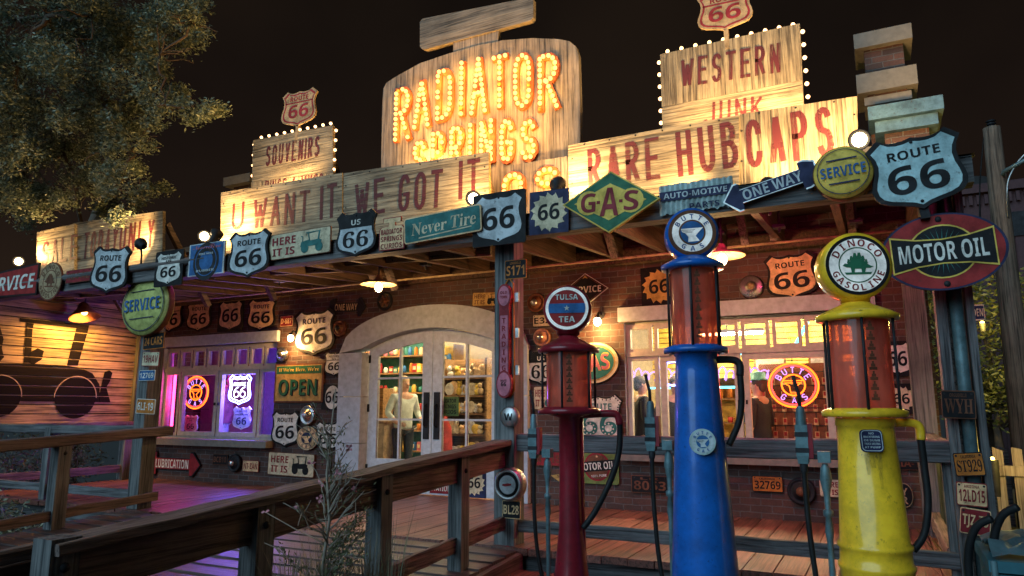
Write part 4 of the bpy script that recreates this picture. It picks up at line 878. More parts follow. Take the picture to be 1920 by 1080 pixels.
# =================================================================== ROOF BOARDS
def poly_px(pts, Y): return [P(u, v, Y) for u, v in pts]
def board_mesh(pts, Y, m, th=.05, c=None):
    q = poly_px(pts, Y); c = c or sum(q, Vector()) / len(q); b = MB(); b.prism([(p.x - c.x, p.z - c.z) for p in q], -th / 2, th / 2, m); return b, c
def text_px(b, c, s, u0, v0, u1, v1, hp, Y, y, m, style='sans'):
    a, e = P(u0, v0, Y), P(u1, v1, Y); um, vm = (u0 + u1) / 2, (v0 + v1) / 2; h = P(um, vm - hp / 2, Y).z - P(um, vm + hp / 2, Y).z
    stroke_text(b, s, (a.x + e.x) / 2 - c.x, (a.z + e.z) / 2 - c.z, math.hypot(e.x - a.x, e.z - a.z), h, math.atan2(e.z - a.z, e.x - a.x), y, m)
def wood_board(label, pts, Y, m, texts, ink='old_red', brace=True, name='painted_board'):
    b, c = board_mesh(pts, Y, m); o = obj(name, b, None, c); tag(o, label, 'sign board', 'painted plank boards on the roof')
    if texts:
        t = MB()
        for a in texts: text_px(t, c, *a, Y, -.029, ink)
        obj('lettering', t, o)
    nl = MB(); q = poly_px(pts, Y)
    for e0, e1 in zip(q, q[1:] + q[:1]):
        n = max(2, int((e1 - e0).length / .28))
        for i in range(n): r = e0.lerp(e1, (i + .5) / n); r = r.lerp(c, .05); nl.lathe([(.011, -.030), (.008, -.034), (0, -.035)], 'iron', (r.x - c.x, 0, r.z - c.z), 6, 'y', cap=False)
    obj('nails', nl, o)['kind'] = 'stuff'
    if brace:
        k = MB(); xs = [P(u, v, Y).x - c.x for u, v in pts]; zs = [P(u, v, Y).z - c.z for u, v in pts]
        for x in (min(xs) + .2, max(xs) - .15):
            k = MB(); k.bar((x, .07, max(zs) - .25), (x, .95, min(zs) - .1), .08, .08, 'rail_y'); k.bar((x, .05, max(zs) - .1), (x, .05, min(zs) - .1), .07, .05, 'rail_y'); obj('brace', k, o)
    return o
wood_board('pale narrow board with SAL, leftmost of the roof boards', [(72, 436), (142, 420), (142, 560), (70, 560)], 6.98, 'board', [('SALE', 82, 478, 148, 462, 46)])
wood_board('wide pale board reading TODAY ONLY on the left end of the roof', [(140, 419), (308, 396), (306, 545), (139, 560)], 7.03, 'board', [('TODAY', 160, 462, 224, 451, 50), ('ONLY', 228, 448, 292, 437, 52)])
wood_board('brightly lit board reading U WANT IT under the souvenirs board', [(417, 362), (644, 325), (643, 510), (415, 520)], 7.2, 'board', [('U', 438, 408, 460, 404, 50), ('WANT', 478, 403, 583, 386, 58), ('IT', 604, 381, 634, 375, 64)])
wood_board('wide weathered board reading WE GOT IT above the green tire sign', [(645, 326), (918, 286), (921, 480), (645, 500)], 7.22, 'board', [('WE', 668, 378, 724, 366, 66), ('GOT', 750, 364, 832, 353, 70), ('IT', 864, 340, 902, 334, 74)])
wood_board('board reading RARE HUB on the roof behind the GAS diamond', [(1067, 274), (1386, 217), (1388, 400), (1068, 420)], 7.2, 'board', [('RARE', 1104, 320, 1238, 297, 78), ('HUB', 1270, 292, 1384, 270, 86)])
wood_board('upright grained board reading CAPS, lit yellow, right of RARE HUB', [(1386, 216), (1607, 182), (1612, 370), (1388, 395)], 7.24, 'board_up', [('CAPS', 1400, 273, 1562, 246, 92)], ink='old_red_up')
# SOUVENIRS and WESTERN boards with rows of bulbs
BULB = MB(); BULB.ball((0, 0, 0), .029, 'bulb', 8, 5); BULB = BULB.mesh('bulb')
BULB2 = MB(); BULB2.ball((0, 0, 0), .023, 'bulb_small', 8, 6); BULB2 = BULB2.mesh('bulb')
def bulb_board(name, label, planks, Y, edge, shieldpx, stem):
    c = P(*planks[0][0][0], Y); T = thing(name, label, 'sign board', c)
    for pts, m, texts, ink in planks:
        q = poly_px(pts, Y); b = MB(); b.prism([(p.x - c.x, p.z - c.z) for p in q], -.03, .03, m); o = obj('board', b, T)
        t = MB()
        for a in texts: text_px(t, c, *a, Y, -.034, ink)
        if t.f: obj('lettering', t, o)
    for x in (.25, 1.4): k = MB(); k.bar((x, .07, -.1), (x + .05, .9, -1.6), .08, .08, 'rail_y'); k.bar((x, .08, -.05), (x, .08, -1.9), .07, .07, 'rail_y'); obj('brace', k, T)
    for u, v in edge:
        p = P(u, v, Y) - c; obj('bulb', BULB2, T, (p.x, -.01, p.z))
    c2, w, h = box_px(*shieldpx, Y, .3); b = MB(); t = MB(); p = c2 - c
    b.M = Matrix.Translation((p.x, -.02, p.z)) @ Matrix.Rotation(R(2), 4, 'Y'); t.M = b.M
    b.prism(sc2(SHIELD, w, h), -.015, .015, 'tan'); b.ring(sc2(SHIELD, w * .91, h * .91), sc2(SHIELD, w * .83, h * .83), -.017, 'maroon'); b.flat(rect(w * .78, .02, 0, h * .16), -.017, 'maroon')
    t.text('ROUTE', 0, h * .27, h * .13, 'maroon', -.019, w=w * .52); t.text('66', 0, -h * .08, h * .36, 'maroon', -.019, w=w * .58)
    o = obj('route_shield', b, T); obj('lettering', t, o)
    st = MB(); a, e = P(*stem[0], Y) - c, P(*stem[1], Y) - c; st.bar((a.x, 0, a.z + .02), (e.x, 0, e.z - .1), .05, .07, 'tan', up=(0, 1, 0)); obj('stem', st, T)
lerp = lambda a, b, n: [(a[0] + (b[0] - a[0]) * i / (n - 1), a[1] + (b[1] - a[1]) * i / (n - 1)) for i in range(n)]
bulb_board('souvenirs_board', 'SOUVENIRS board edged with bulbs, wooden shield on top', [
    ([(477, 264), (626, 236), (627, 325), (475, 342)], 'board', [('SOUVENIRS', 502, 295, 602, 275, 38)], 'old_red'), ([(474, 342.5), (627, 325.5), (628, 380), (473, 395)], 'board_up', [('RINGS & MUGS', 500, 352, 608, 338, 24)], 'old_red_up')], 7.9,
    lerp((491, 258), (621, 232), 10) + lerp((631, 245), (627, 318), 5) + lerp((477, 272), (474, 330), 4), (531, 168, 595, 240), ((560, 238), (558, 252)))
bulb_board('western_board', 'WESTERN board edged with bulbs on the right side of the roof', [
    ([(1239, 104), (1500, 46), (1505, 152), (1242, 202)], 'board_up', [('WESTERN', 1278, 140, 1464, 110, 54)], 'old_red_up'), ([(1242, 202.5), (1505, 152.5), (1511, 260), (1245, 290)], 'board', [('JUNK', 1322, 217, 1430, 204, 44)], 'old_red')], 7.9,
    lerp((1252, 97), (1487, 47), 10) + lerp((1505, 60), (1515, 182), 6) + lerp((1236, 118), (1240, 231), 6), (1307, -22, 1412, 63), ((1362, 60), (1364, 78)))
# the big radiator shaped marquee
MY = 7.75
mc = P(900, 250, MY); mq = thing('marquee_sign', 'big radiator shaped wooden sign with RADIATOR SPRINGS in glowing bulbs', 'sign', mc)
def mpart(name, pts, m, y=0, th=.08):
    q = poly_px(pts, MY); b = MB(); b.prism([(p.x - mc.x, p.z - mc.z) for p in q], -th / 2, th / 2, m); o = obj(name, b, mq, (0, y, 0)); return o
body = [(718, 420), (718, 300), (720, 200), (722, 168), (728, 157), (745, 146), (790, 121), (840, 104), (895, 88), (945, 78), (1000, 74), (1050, 76), (1070, 80), (1082, 90), (1087, 106), (1090, 200), (1090, 400)]
mpart('board', body, 'board_grey')
mpart('neck', [(852, 112), (852, 72), (937, 55), (935, 90)], 'board_grey', .005, .07)
mpart('radiator_cap', [(796, 38), (1000, -2), (1003, 2), (1003, 36), (998, 42), (800, 96), (794, 94), (791, 90), (791, 44)], 'board_dk', -.01)
for x in (-.9, .9): k = MB(); k.bar((x, .08, 1.0), (x, .9, -1.3), .08, .08, 'rail_y'); obj('brace', k, mq)
NB = [0]; rest = MB()
def marquee_letter(ch, x0, x1, yt, yb, Yl=MY, parent=mq, c=mc, src=(2.25, 700, 0), bulbs=True):
    u0, u1, vt, vb = src[1] + x0 / src[0], src[1] + x1 / src[0], src[2] + yt / src[0], src[2] + yb / src[0]
    a = P(u0, (vt + vb) / 2, Yl).x - c.x; e = P(u1, (vt + vb) / 2, Yl).x - c.x; um = (u0 + u1) / 2; zt = P(um, vt, Yl).z - c.z; zb = P(um, vb, Yl).z - c.z
    b = MB(); ins = .035; Ls = strokes(ch, a + ins, e - ins, zb + ins, zt - ins); k = 0
    for st in Ls:
        for p, q in zip(st, st[1:]):
            k += 1; L = math.dist(p, q)
            if L < 1e-4: continue
            dx, dz = (q[0] - p[0]) / L, (q[1] - p[1]) / L; w = .046; ex = .03
            pts = [(p[0] - dx * ex - dz * w, p[1] - dz * ex + dx * w), (q[0] + dx * ex - dz * w, q[1] + dz * ex + dx * w), (q[0] + dx * ex + dz * w, q[1] + dz * ex - dx * w), (p[0] - dx * ex + dz * w, p[1] - dz * ex - dx * w)]
            b.prism(pts, -.075 - .0004 * (k % 9), -.041, 'bulb_lit_red')  # bulb glow is put into the colour of the red troughs
    o = obj('letter', b, parent)
    for f in (.25, .75): lamp('letter_light', 'POINT', c + Vector(((a + e) / 2, -.20, zb + (zt - zb) * f)), 7.5, (1.0, .47, .09), None, .06)
    for st in Ls:
        seg = [math.dist(p, q) for p, q in zip(st, st[1:])]; tot = sum(seg); n = max(2, round(tot / .075)); closed = math.dist(st[0], st[-1]) < .02
        for i in range(n if closed else n + 1):
            t = tot * i / n; j = 0
            while j < len(seg) - 1 and t > seg[j]: t -= seg[j]; j += 1
            f = t / seg[j] if seg[j] else 0; p = (st[j][0] + (st[j + 1][0] - st[j][0]) * f, st[j][1] + (st[j + 1][1] - st[j][1]) * f)
            rd = random.random()
            if rd < .02: continue
            if rd < .06: b3 = MB(); b3.ball((0, 0, 0), .027, 'amberglass', 8, 5); obj('bulb', b3, o, (p[0], -.095, p[1]))
            elif NB[0] < 96: NB[0] += 1; obj('bulb', BULB, o, (p[0], -.095, p[1]))
            else: rest.ball((p[0], -.095, p[1]), .029, 'bulb', 8, 5)
for a in (('R', 103, 172, 378, 602), ('A', 182, 255, 345, 550), ('D', 278, 348, 300, 515), ('I', 374, 398, 268, 500), ('A', 420, 495, 252, 492), ('T', 512, 580, 242, 468), ('O', 602, 680, 236, 468), ('R', 705, 795, 236, 475),
          ('S', 180, 238, 600, 770), ('P', 258, 315, 562, 745), ('R', 335, 395, 540, 728), ('I', 412, 434, 528, 712), ('N', 460, 520, 512, 700), ('G', 545, 605, 510, 695), ('S', 632, 700, 512, 688)): marquee_letter(*a)
o = obj('bulbs', rest, mq); o['kind'] = 'stuff'
cc = P(1010, 360, 7.5); b = MB(); q = poly_px([(953, 312), (1066, 294), (1068, 440), (950, 450)], 7.5); b.prism([(p.x - cc.x, p.z - cc.z) for p in q], -.03, .03, 'board_grey')
cb = thing('curios_board', 'short dark board with bulb letters OS between two painted boards', 'sign board', cc); obj('board', b, cb)
rest = MB(); NB[0] = 0
for a in (('O', 556, 648, 735, 900), ('S', 692, 795, 712, 860)): marquee_letter(*a, Yl=7.5, parent=cb, c=cc)
# =================================================================== LAMPS
WARM = (1.0, .60, .22)
def floodlight(label, u, v, aim, e, Y=6.72, spot=145, hot='bulb_hot', face=None):
    p = P(u, v, Y); t = thing('floodlight', label, 'floodlight', p, group='floodlights on the porch roof')
    d = ((face or Vector(aim)) - p).normalized(); q = d.to_track_quat('Z', 'Y'); b = MB(); b.M = q.to_matrix().to_4x4()
    b.lathe([(.03, -.14), (.05, -.12), (.055, -.02), (.085, .0), (.09, .05), (.085, .05), (.05, .005), (0, 0)], 'iron', (0, 0, 0), 18, cap=False); obj('housing', b, t)
    b = MB(); b.M = q.to_matrix().to_4x4(); b.ball((0, 0, .035), .06, hot, 14, 8, (1, 1, .5)); obj('lens', b, t)
    b = MB(); b.tube([(0, 0, -.05), (0, .02, -.16), (0, .02, 3.0 - p.z)], .014, 'iron', 6); b.box((0, .02, min(-.1, 3.06 - p.z)), (.12, .12, .03), 'iron'); obj('bracket', b, t)
    lamp('flood_beam', 'SPOT', p + (Vector(aim) - p).normalized() * .16, e, WARM, None, .05, aim, spot)
FV = Vector
floodlight('bright floodlight at the far left end of the porch roof', 35, 490, P(100, 450, 7), 96, face=P(60, 520, 4))
floodlight('floodlight seen from behind against the TODAY ONLY board', 265, 458, P(230, 430, 7.03), 103)
floodlight('bright floodlight above the blue tire advert, left of its twin', 383, 443, P(432, 420, 7.2), 117, face=P(370, 450, 3))
floodlight('smaller floodlight right of the one above the blue tire advert', 405, 441, P(480, 380, 7.2), 83, face=P(440, 380, 7))
floodlight('floodlight hidden low behind the dark 66 square, lighting WE GOT IT', 889, 372, P(845, 345, 7.22), 83, face=P(830, 372, 5.5))
floodlight('upright floodlight right of the OS board', 1045, 348, P(1095, 310, 7.2), 117, face=P(1060, 300, 7.2))
floodlight('floodlight behind the AUTO-MOTIVE tin sign', 1300, 372, P(1200, 280, 7.2), 96)
floodlight('floodlight behind the ONE WAY arrow, lighting CAPS', 1440, 352, P(1500, 240, 7.24), 83)
floodlight('floodlight on the roof just left of the biggest shield', 1612, 262, P(1540, 245, 7.24), 188, face=P(1585, 262, 5.5), Y=6.5)
floodlight('floodlight tucked behind U WANT IT, lighting SOUVENIRS from below', 530, 385, P(545, 300, 7.9), 137, Y=7.5, spot=150)
floodlight('floodlight tucked behind RARE HUB, lighting WESTERN from below', 1340, 285, P(1370, 150, 7.9), 151, Y=7.45, spot=150)
floodlight('second floodlight tucked behind RARE HUB near the CAPS board', 1450, 262, P(1450, 140, 7.9), 125, Y=7.45, spot=150)
floodlight('floodlight behind the CAPS board, lighting the brick chimney', 1590, 235, P(1650, 150, 9.4), 55, Y=7.6)
floodlight('floodlight tucked behind WE GOT IT, lighting the big marquee', 800, 345, P(830, 230, 7.75), 75, Y=7.45, spot=150)
def pendant(label, u, v, Y, e):
    p = P(u, v, Y); t = thing('pendant_lamp', label, 'lamp', p, group='porch ceiling lamps')
    b = MB(); b.lathe([(.03, .16), (.05, .12), (.06, .09), (.20, .055), (.235, .03), (.23, .028), (.19, .045), (.055, .075), (0, .075)], 'tan', (0, 0, 0), 26, cap=False); b.tube([(0, 0, .15), (0, 0, 3.3 - p.z)], .012, 'iron', 6); obj('shade', b, t)
    b = MB(); b.ball((0, 0, -.005), .05, 'bulb_hot', 12, 8, (1, 1, 1.25)); obj('bulb', b, t)
    lamp('bulb_light', 'POINT', p - Vector((0, 0, .08)), e, WARM, None, .05)
pendant('bare bulb under a flat ceiling shade left of the centre post', 710, 538, 7.3, 58)
pendant('bare bulb under a fluted ceiling shade behind the blue pump', 1354, 486, 7.3, 58)
def wall_lamp(label, u, v, e):
    p = P(u, v, W - .16); t = thing('wall_lamp', label, 'lamp', p, group='bare bulb wall lamps')
    b = MB(); b.tube([(0, .16, .10), (0, .04, .12), (0, 0, .06)], .014, 'iron', 6); b.lathe([(.05, -.01), (.05, 0)], 'iron', (0, .15, .10), 12, 'y'); b.lathe([(.03, .04), (.026, .08), (0, .09)], 'iron', (0, 0, 0), 12); obj('bracket', b, t)
    b = MB(); b.ball((0, 0, 0), .05, 'bulb_hot', 12, 8, (1, 1, 1.2)); obj('bulb', b, t)
    lamp('bulb_light', 'POINT', p + Vector((0, -.03, -.12)), e, (1.0, .52, .15), None, .04)
wall_lamp('glowing wall bulb between the purple window and the big lit shield', 545, 634, 34)
wall_lamp('glowing wall bulb behind the TULSA TEA globe', 1120, 603, 36)
# gooseneck lamp over the barn boards
p = PX(158, 588, -11.85); t = thing('barn_lamp', 'brown cone shaded lamp over the painted barn boards', 'lamp', p)
b = MB(); b.M = Matrix.Rotation(R(-18), 4, 'Y'); b.lathe([(.04, .20), (.07, .17), (.10, .10), (.24, -.07), (.235, -.07), (.09, .09), (0, .10)], 'rust', (0, 0, 0), 24, cap=False); obj('shade', b, t)
b = MB(); b.ball((0, 0, .02), .05, 'amber', 10, 6); obj('bulb', b, t)
b = MB(); b.tube([(0, 0, .18), (0, 0, .34), (-.2, 0, .42), (-.5, 0, .36)], .016, 'iron', 6); obj('arm', b, t)
lamp('bulb_light', 'SPOT', p + Vector((.02, 0, -.09)), 190, (1.0, .48, .09), None, .06, p + Vector((-.9, 0, -1)), 165)

# =================================================================== BARN BOARDS (painted wall on the left) 
BX = -12.3
b = MB(); z = 1.0
while z < 3.3:
    h = .155; y1 = 8.72 + random.uniform(-.05, .04); b.box((BX - .02 + random.uniform(-.003, .003), (4.6 + y1) / 2, z + h / 2), (.03, y1 - 4.6, h - .017), 'barn'); z += h
bw = obj('barn_wall', b, None); tag(bw, 'wall of amber lit planks with a painted black old car silhouette', 'plank wall')
t = MB()
def cp(x, y): return PX(x / 2.347, 380 + y / 2.347, BX + .02)
def yz(pts, dx):
    q = [cp(*a) for a in pts]; vs = [(BX + dx, p.y, p.z) for p in q]; ar = sum(vs[i][1] * vs[(i + 1) % len(vs)][2] - vs[(i + 1) % len(vs)][1] * vs[i][2] for i in range(len(vs)))
    t.add(vs if ar > 0 else vs[::-1], [tuple(range(len(vs)))], 'soot')
yz([(88, 503), (396, 538), (390, 558), (92, 524)], .004); yz([(118, 528), (152, 532), (146, 560), (138, 704), (106, 704)], .005); yz([(338, 552), (392, 556), (345, 716), (296, 716)], .005)
yz([(128, 662), (168, 640), (196, 652), (186, 690), (150, 712), (128, 704)], .006)
yz([(-60, 706), (100, 706), (290, 716), (360, 728), (410, 752), (440, 800), (442, 878), (-60, 872)], .007)
yz([(436, 862), (448, 800), (462, 745), (484, 736), (497, 750), (484, 790), (470, 812), (488, 878), (440, 878)], .008)
yz([(-40, 520), (0, 540), (18, 600), (10, 640), (20, 680), (0, 700), (-40, 700)], .008)
def wheel(cx, cy, r):
    c = cp(cx, cy); rr = (cp(cx, cy - r).z - cp(cx, cy + r).z) / 2
    for k, q, m, dx in ((1.0, 1.07, 'tan', .010),):
        n = 36; vs = [(BX + dx, c.y + rr * f * math.cos(2 * math.pi * i / n), c.z + rr * f * math.sin(2 * math.pi * i / n)) for f in (1.0, 1.05) for i in range(n)]
        t.add(vs, [(i, (i + 1) % n, n + (i + 1) % n, n + i) for i in range(n // 2)], m)
    n = 36; t.add([(BX + .009, c.y + rr * math.cos(2 * math.pi * i / n), c.z + rr * math.sin(2 * math.pi * i / n)) for i in range(n)], [tuple(range(n))], 'soot')
wheel(335, 858, 92); wheel(-2, 852, 92)
obj('car_silhouette', t, bw)
b = MB(); b.box((BX + .02, 8.74, 1.5), (.14, .14, 3.4), 'post'); b.box((BX - .1, 4.7, 1.2), (.14, .14, 4.2), 'post'); obj('frame_post', b, bw)

# =================================================================== NEON
def neon_tube(label, a, c, m, r=.014, mirror=None):
    t = thing('neon_tube', label, 'neon tube', a); d = Vector(c) - Vector(a); b = MB(); b.tube([(0, 0, 0), d * .5, d], r, m, 8); obj('tube', b, t)
    k = MB(); n = max(2, int(d.length / 1.2))
    for i in range(n + 1): q = d * (i / n); k.box((q.x, q.y + .03, q.z + .012), (.02, .05, .025), 'iron')
    obj('clip', k, t)
neon_tube('violet neon tube along the underside of the left eave', (-10.0, EV + .17, 2.915), (-7.0, EV + .17, 2.915), 'neon_violet', .016)
neon_tube('magenta neon tube along the underside of the right eave', (-2.7, EV + .17, 2.915), (.25, EV + .17, 2.915), 'neon_magenta', .02)
neon_tube('upright pink neon tube inside the left edge of the purple window', (P(326, 740, W + .3).x, W + .3, .8), (P(326, 740, W + .3).x, W + .3, 1.9), 'neon_pink', .025)
NY = W + .28
neon_tube('upright blue neon tube inside the middle of the purple window', (P(405, 740, W + .3).x, W + .3, .8), (P(405, 740, W + .3).x, W + .3, 1.9), 'neon_deepblue', .02)
neon_tube('upright blue neon tube at the right end of the purple window box', (-8.55, W + .9, .7), (-8.55, W + .9, 2.3), 'neon_deepblue', .03)
lamp('neon_light', 'POINT', P(345, 735, W + .18), 30, (1.0, .05, .36), None, .12)
lamp('neon_light', 'POINT', P(468, 735, W + .2), 150, (.16, .10, 1.0), None, .12)
lamp('neon_light', 'POINT', P(1488, 722, W + .18), 14, (1.0, .10, .05), None, .12)
def butte_neon(label, box, k_=1):
    c, w, h = box_px(*box, NY, 0); t = thing('neon_sign', label, 'neon sign', c); r = w / 2; e = h / w
    def rg(k, n=40): return [(r * k * math.cos(2 * math.pi * i / n), 0, r * k * e * math.sin(2 * math.pi * i / n)) for i in range(n)]
    b = MB(); b.tube(rg(1.0), .011, 'neon_orange', 6, True); b.tube(rg(.90), .009, 'neon_red', 6, True); obj('outer_ring', b, t)
    b = MB(); b.tube(rg(.47), .009, 'neon_orange', 6, True)
    for z, l in ((.20, .40), (.10, .34)): b.tube([(-l * r, 0, z * r * e), (l * r, 0, z * r * e)], .007, 'neon_orange', 6)
    b.tube([(-.36 * r, 0, .1 * r * e), (-.16 * r, 0, -.05 * r), (-.12 * r, 0, -.36 * r * e), (.2 * r, 0, -.36 * r * e), (.05 * r, 0, -.12 * r), (.3 * r, 0, .1 * r * e)], .007, 'neon_orange', 6); obj('anvil', b, t)
    L = MB()
    for s, a0, a1, tp in (('BUTTE', 148, 32, True), ('GAS', 232, 308, False)):
        for i, ch in enumerate(s):
            a = R(a0 + (a1 - a0) * i / (len(s) - 1)); hh = r * .24; ww = hh * .62; ro = a - math.pi / 2 if tp else a + math.pi / 2
            for st in strokes(ch, -ww / 2, ww / 2, -hh / 2, hh / 2): L.tube([(r * .69 * math.cos(a) + x * math.cos(ro) - z * math.sin(ro), 0, r * .69 * e * math.sin(a) + x * math.sin(ro) + z * math.cos(ro)) for x, z in st], .0065, 'neon_lilac', 5)
    obj('neon_letters', L, t)
    g = MB(); g.prism(rect(w * 1.05, .012, 0, -h * .52), .02, .03, 'iron'); g.tube([(0, .02, h * .5), (0, .02, h * .5 + .3)], .004, 'iron', 4); obj('hanger', g, t)
butte_neon('round red and orange neon sign in the left purple window', (344, 706, 390, 766))
butte_neon('round orange BUTTE GAS neon sign in the right shop window', (1441, 681, 1534, 763))
c, w, h = box_px(429, 703, 470, 758, NY, 0); t = thing('neon_sign', 'white blue ROUTE 66 shield in neon in the purple window', 'neon sign', c)
b = MB()
for k in (1.0, .82): b.tube([(a, 0, z) for a, z in sc2(SHIELD, w * k, h * k)], .010, 'neon_blue' if k == 1 else 'neon_white', 6, True)
obj('outline', b, t); b = MB()
for i, ch in enumerate('ROUTE'):
    x0 = -w * .27 + i * w * .112
    for st in strokes(ch, x0, x0 + w * .075, h * .13, h * .24): b.tube([(x, 0, z) for x, z in st], .006, 'neon_white', 5)
for x0 in (-w * .26, w * .03):
    for st in strokes('6', x0, x0 + w * .23, -h * .26, h * .08): b.tube([(x, 0, z) for x, z in st], .009, 'neon_white', 6)
obj('neon_letters', b, t)
sign('paper_shield', 'pink lit paper US 66 shield low in the purple window', (346, 778, 371, 812), NY, shield('pinkpaint', edge='cream', ink='black', top='ROUTE', sub='US', six=(.62, .34, -.14)), k=0)
sign('paper_shield', 'blue lit paper ROUTE US 66 shield under the neon shield', (437, 762, 471, 806), NY, shield('ltblue', edge='white', ink='navy', top='ROUTE', sub='US', six=(.62, .36, -.14), line=True), k=0)
# old pump dummy in the window
c = P(424, 770, W + .72); t = thing('window_pump', 'pink lit toy gas pump standing in the purple window', 'gas pump', (c.x, c.y, .5))
b = MB(); b.lathe([(.15, 0), (.13, .05), (.075, .08), (.07, .44), (.10, .47)], 'white', (0, 0, 0), 20); obj('body', b, t)
b = MB(); b.lathe([(.10, .47), (.125, .49), (.125, .90), (.11, 1.0), (.06, 1.06), (.04, 1.12)], 'pinkpaint', (0, 0, 0), 20); obj('cabinet', b, t)
b = MB(); b.lathe([(.155, -.06), (.165, 0), (.155, .06)], 'pinkpaint', (0, 0, 1.27), 24, 'y'); b.text('R', 0, 1.27, .2, 'black', -.066); obj('globe', b, t)
# blade neon sign TRADING on the centre post
a, e = P(947, 528, 6.05), P(947, 745, 6.05); t = thing('neon_blade_sign', 'upright red TRADING blade sign with orange neon on the centre post', 'neon sign', (a.x, 6.05, (a.z + e.z) / 2)); H = a.z - e.z
b = MB(); w = .105; b.prism(rect(w, H * .72, 0, 0, .02), -.02, .05, 'maroon'); b.flat(rect(w * .78, H * .50, 0, -H * .05), -.023, 'pinkpaint')
b.prism(circ(w * .72, 24, ez=1.55, z=H * .37), -.024, .052, 'maroon'); b.flat(circ(w * .58, 24, ez=1.6, z=H * .37), -.027, 'pinkpaint'); b.prism(circ(w * .78, 24, ez=1.6, z=-H * .39), -.024, .052, 'maroon'); b.flat(circ(w * .66, 24, ez=1.6, z=-H * .39), -.027, 'pinkpaint'); obj('panel', b, t)
b = MB()
for i, ch in enumerate('TRADING'): b.text(ch, 0, H * (.155 - i * .068), H * .045, 'maroon', -.027)
b.text('ROUTE', 0, -H * .36, H * .018, 'black', -.030, w=w * .6); b.text('66', 0, -H * .39, H * .035, 'black', -.030); b.text('OLD', 0, H * .40, H * .025, 'maroon', -.030); b.text('TOWN', 0, H * .36, H * .025, 'maroon', -.030, w=w * .7); obj('lettering', b, t)
b = MB(); b.tube([(-.01, .03, H * .48), (.03, .03, H * .53), (.075, .03, H * .48), (.085, .03, 0), (.085, .03, -H * .44), (.04, .03, -H * .50), (0, .03, -H * .47)], .008, 'neon_orange_dim' if 'neon_orange_dim' in MATS else 'orange', 6)
for z in (.36, .05, -.27): b.box((.10, .05, H * z), (.05, .03, .09), 'silver')
obj('conduit', b, t)
# cyan, lilac tubes inside the shop
neon_tube('cyan neon line above the shelves in the right window', (-2.6, 11.0, 2.05), (-.1, 11.0, 2.05), 'neon_cyan', .02)
neon_tube('short cyan neon line high behind the right window', (-.95, 9.9, 2.0), (-.75, 9.9, 2.35), 'neon_cyan', .02)
neon_tube('cyan neon line at eye height in the middle of the shop', (-2.7, 10.8, 1.55), (-1.6, 10.8, 1.55), 'neon_cyan', .014)
neon_tube('cyan neon line behind the right door leaf', (-5.6, 10.6, 1.75), (-4.6, 10.6, 1.78), 'neon_cyan', .014)
a, e = P(1182, 706, 10.0), P(1445, 700, 10.0); t = thing('neon_script', 'lilac scribble of neon writing deep in the shop', 'neon sign', a); b = MB(); L = e.x - a.x
b.tube([(L * k / 150 + .035 * math.sin(k * .75), 0, .085 * math.sin(k * .75 + 1.2) * (1 + .4 * math.sin(k * .21)) ) for k in range(151)], .010, 'neon_lilac', 5); obj('tube', b, t)
neon_tube('cyan neon line under the lilac neon scribble', P(1182, 728, 10.0), P(1430, 726, 10.0), 'neon_cyan', .011)
t = thing('neon_loop', 'blue rounded neon loop behind the blue pump', 'neon sign', P(1285, 700, NY)); b = MB(); b.tube([(x, 0, z) for x, z in rect(.55, .30, 0, 0, .1)], .010, 'neon_blue', 6, True); obj('tube', b, t)

# =================================================================== GAS PUMPS
def globe(t, z, dia, fn, ring):
    r = dia / 2; b = MB(); b.lathe([(r * .86, -.10), (r * .98, -.085), (r, -.03), (r, .03), (r * .98, .085), (r * .86, .10)], ring, (0, 0, z), 40, 'y', cap=False); b.lathe([(0, .085), (r * .88, .085)], ring, (0, 0, z), 40, 'y', cap=False); g = obj('globe', b, t)
    f = MB(); f.M = Matrix.Translation((0, -.088, z)); tt = MB(); tt.M = f.M; fn(f, tt, dia * .88, dia * .88); fo = obj('globe_face', f, g); obj('lettering', tt, g) if tt.f else None
def rods(t, r, z0, z1, n=6, a0=.35):
    for k in range(n):
        a = a0 + 2 * math.pi * k / n; b = MB(); b.tube([(r * math.cos(a), r * math.sin(a), z0), (r * math.cos(a), r * math.sin(a), z1)], .009, 'iron', 6); b.lathe([(.018, 0), (.018, .02), (0, .025)], 'iron', (r * math.cos(a), r * math.sin(a), z1), 8); obj('rod', b, t)
def cylinder(t, r, z0, z1, marks=8, yaw=0.0):
    b = MB(); b.lathe([(r, z0), (r, z1)], 'fuel', (0, 0, 0), 48, cap=False); o = obj('glass_cylinder', b, t)
    m = MB(); h = (z1 - z0) / (marks + 1)
    for k in range(marks):
        z = z0 + h * (k + .75)
        for q, (wd, zz) in enumerate(((.10, 0), (.055, .32), (.025, .6))):
            n = 4; vs = []
            for i in range(n + 1):
                a = -math.pi / 2 + yaw + (i / n - .5) * wd * 2.6
                vs += [((r + .0015) * math.cos(a), (r + .0015) * math.sin(a), z + zz * h), ((r + .0015) * math.cos(a), (r + .0015) * math.sin(a), z + (zz + .3) * h)]
            m.add(vs, [(2 * i, 2 * i + 2, 2 * i + 3, 2 * i + 1) for i in range(n)], 'rust', True)
    obj('gauge', m, o)
def hose(t, pts, r=.022):
    b = MB(); b.tube(pts, r, 'rubber', 10); obj('hose', b, t)
def smooth(pts, n=6):
    o = []; P_ = [Vector(p) for p in pts]
    for i in range(len(P_) - 1):
        p0, p1, p2, p3 = P_[max(0, i - 1)], P_[i], P_[i + 1], P_[min(len(P_) - 1, i + 2)]
        for k in range(n): u = k / n; o.append(.5 * ((2 * p1) + (p2 - p0) * u + (2 * p0 - 5 * p1 + 4 * p2 - p3) * u * u + (3 * p1 - p0 - 3 * p2 + p3) * u ** 3))
    return o + [P_[-1]]
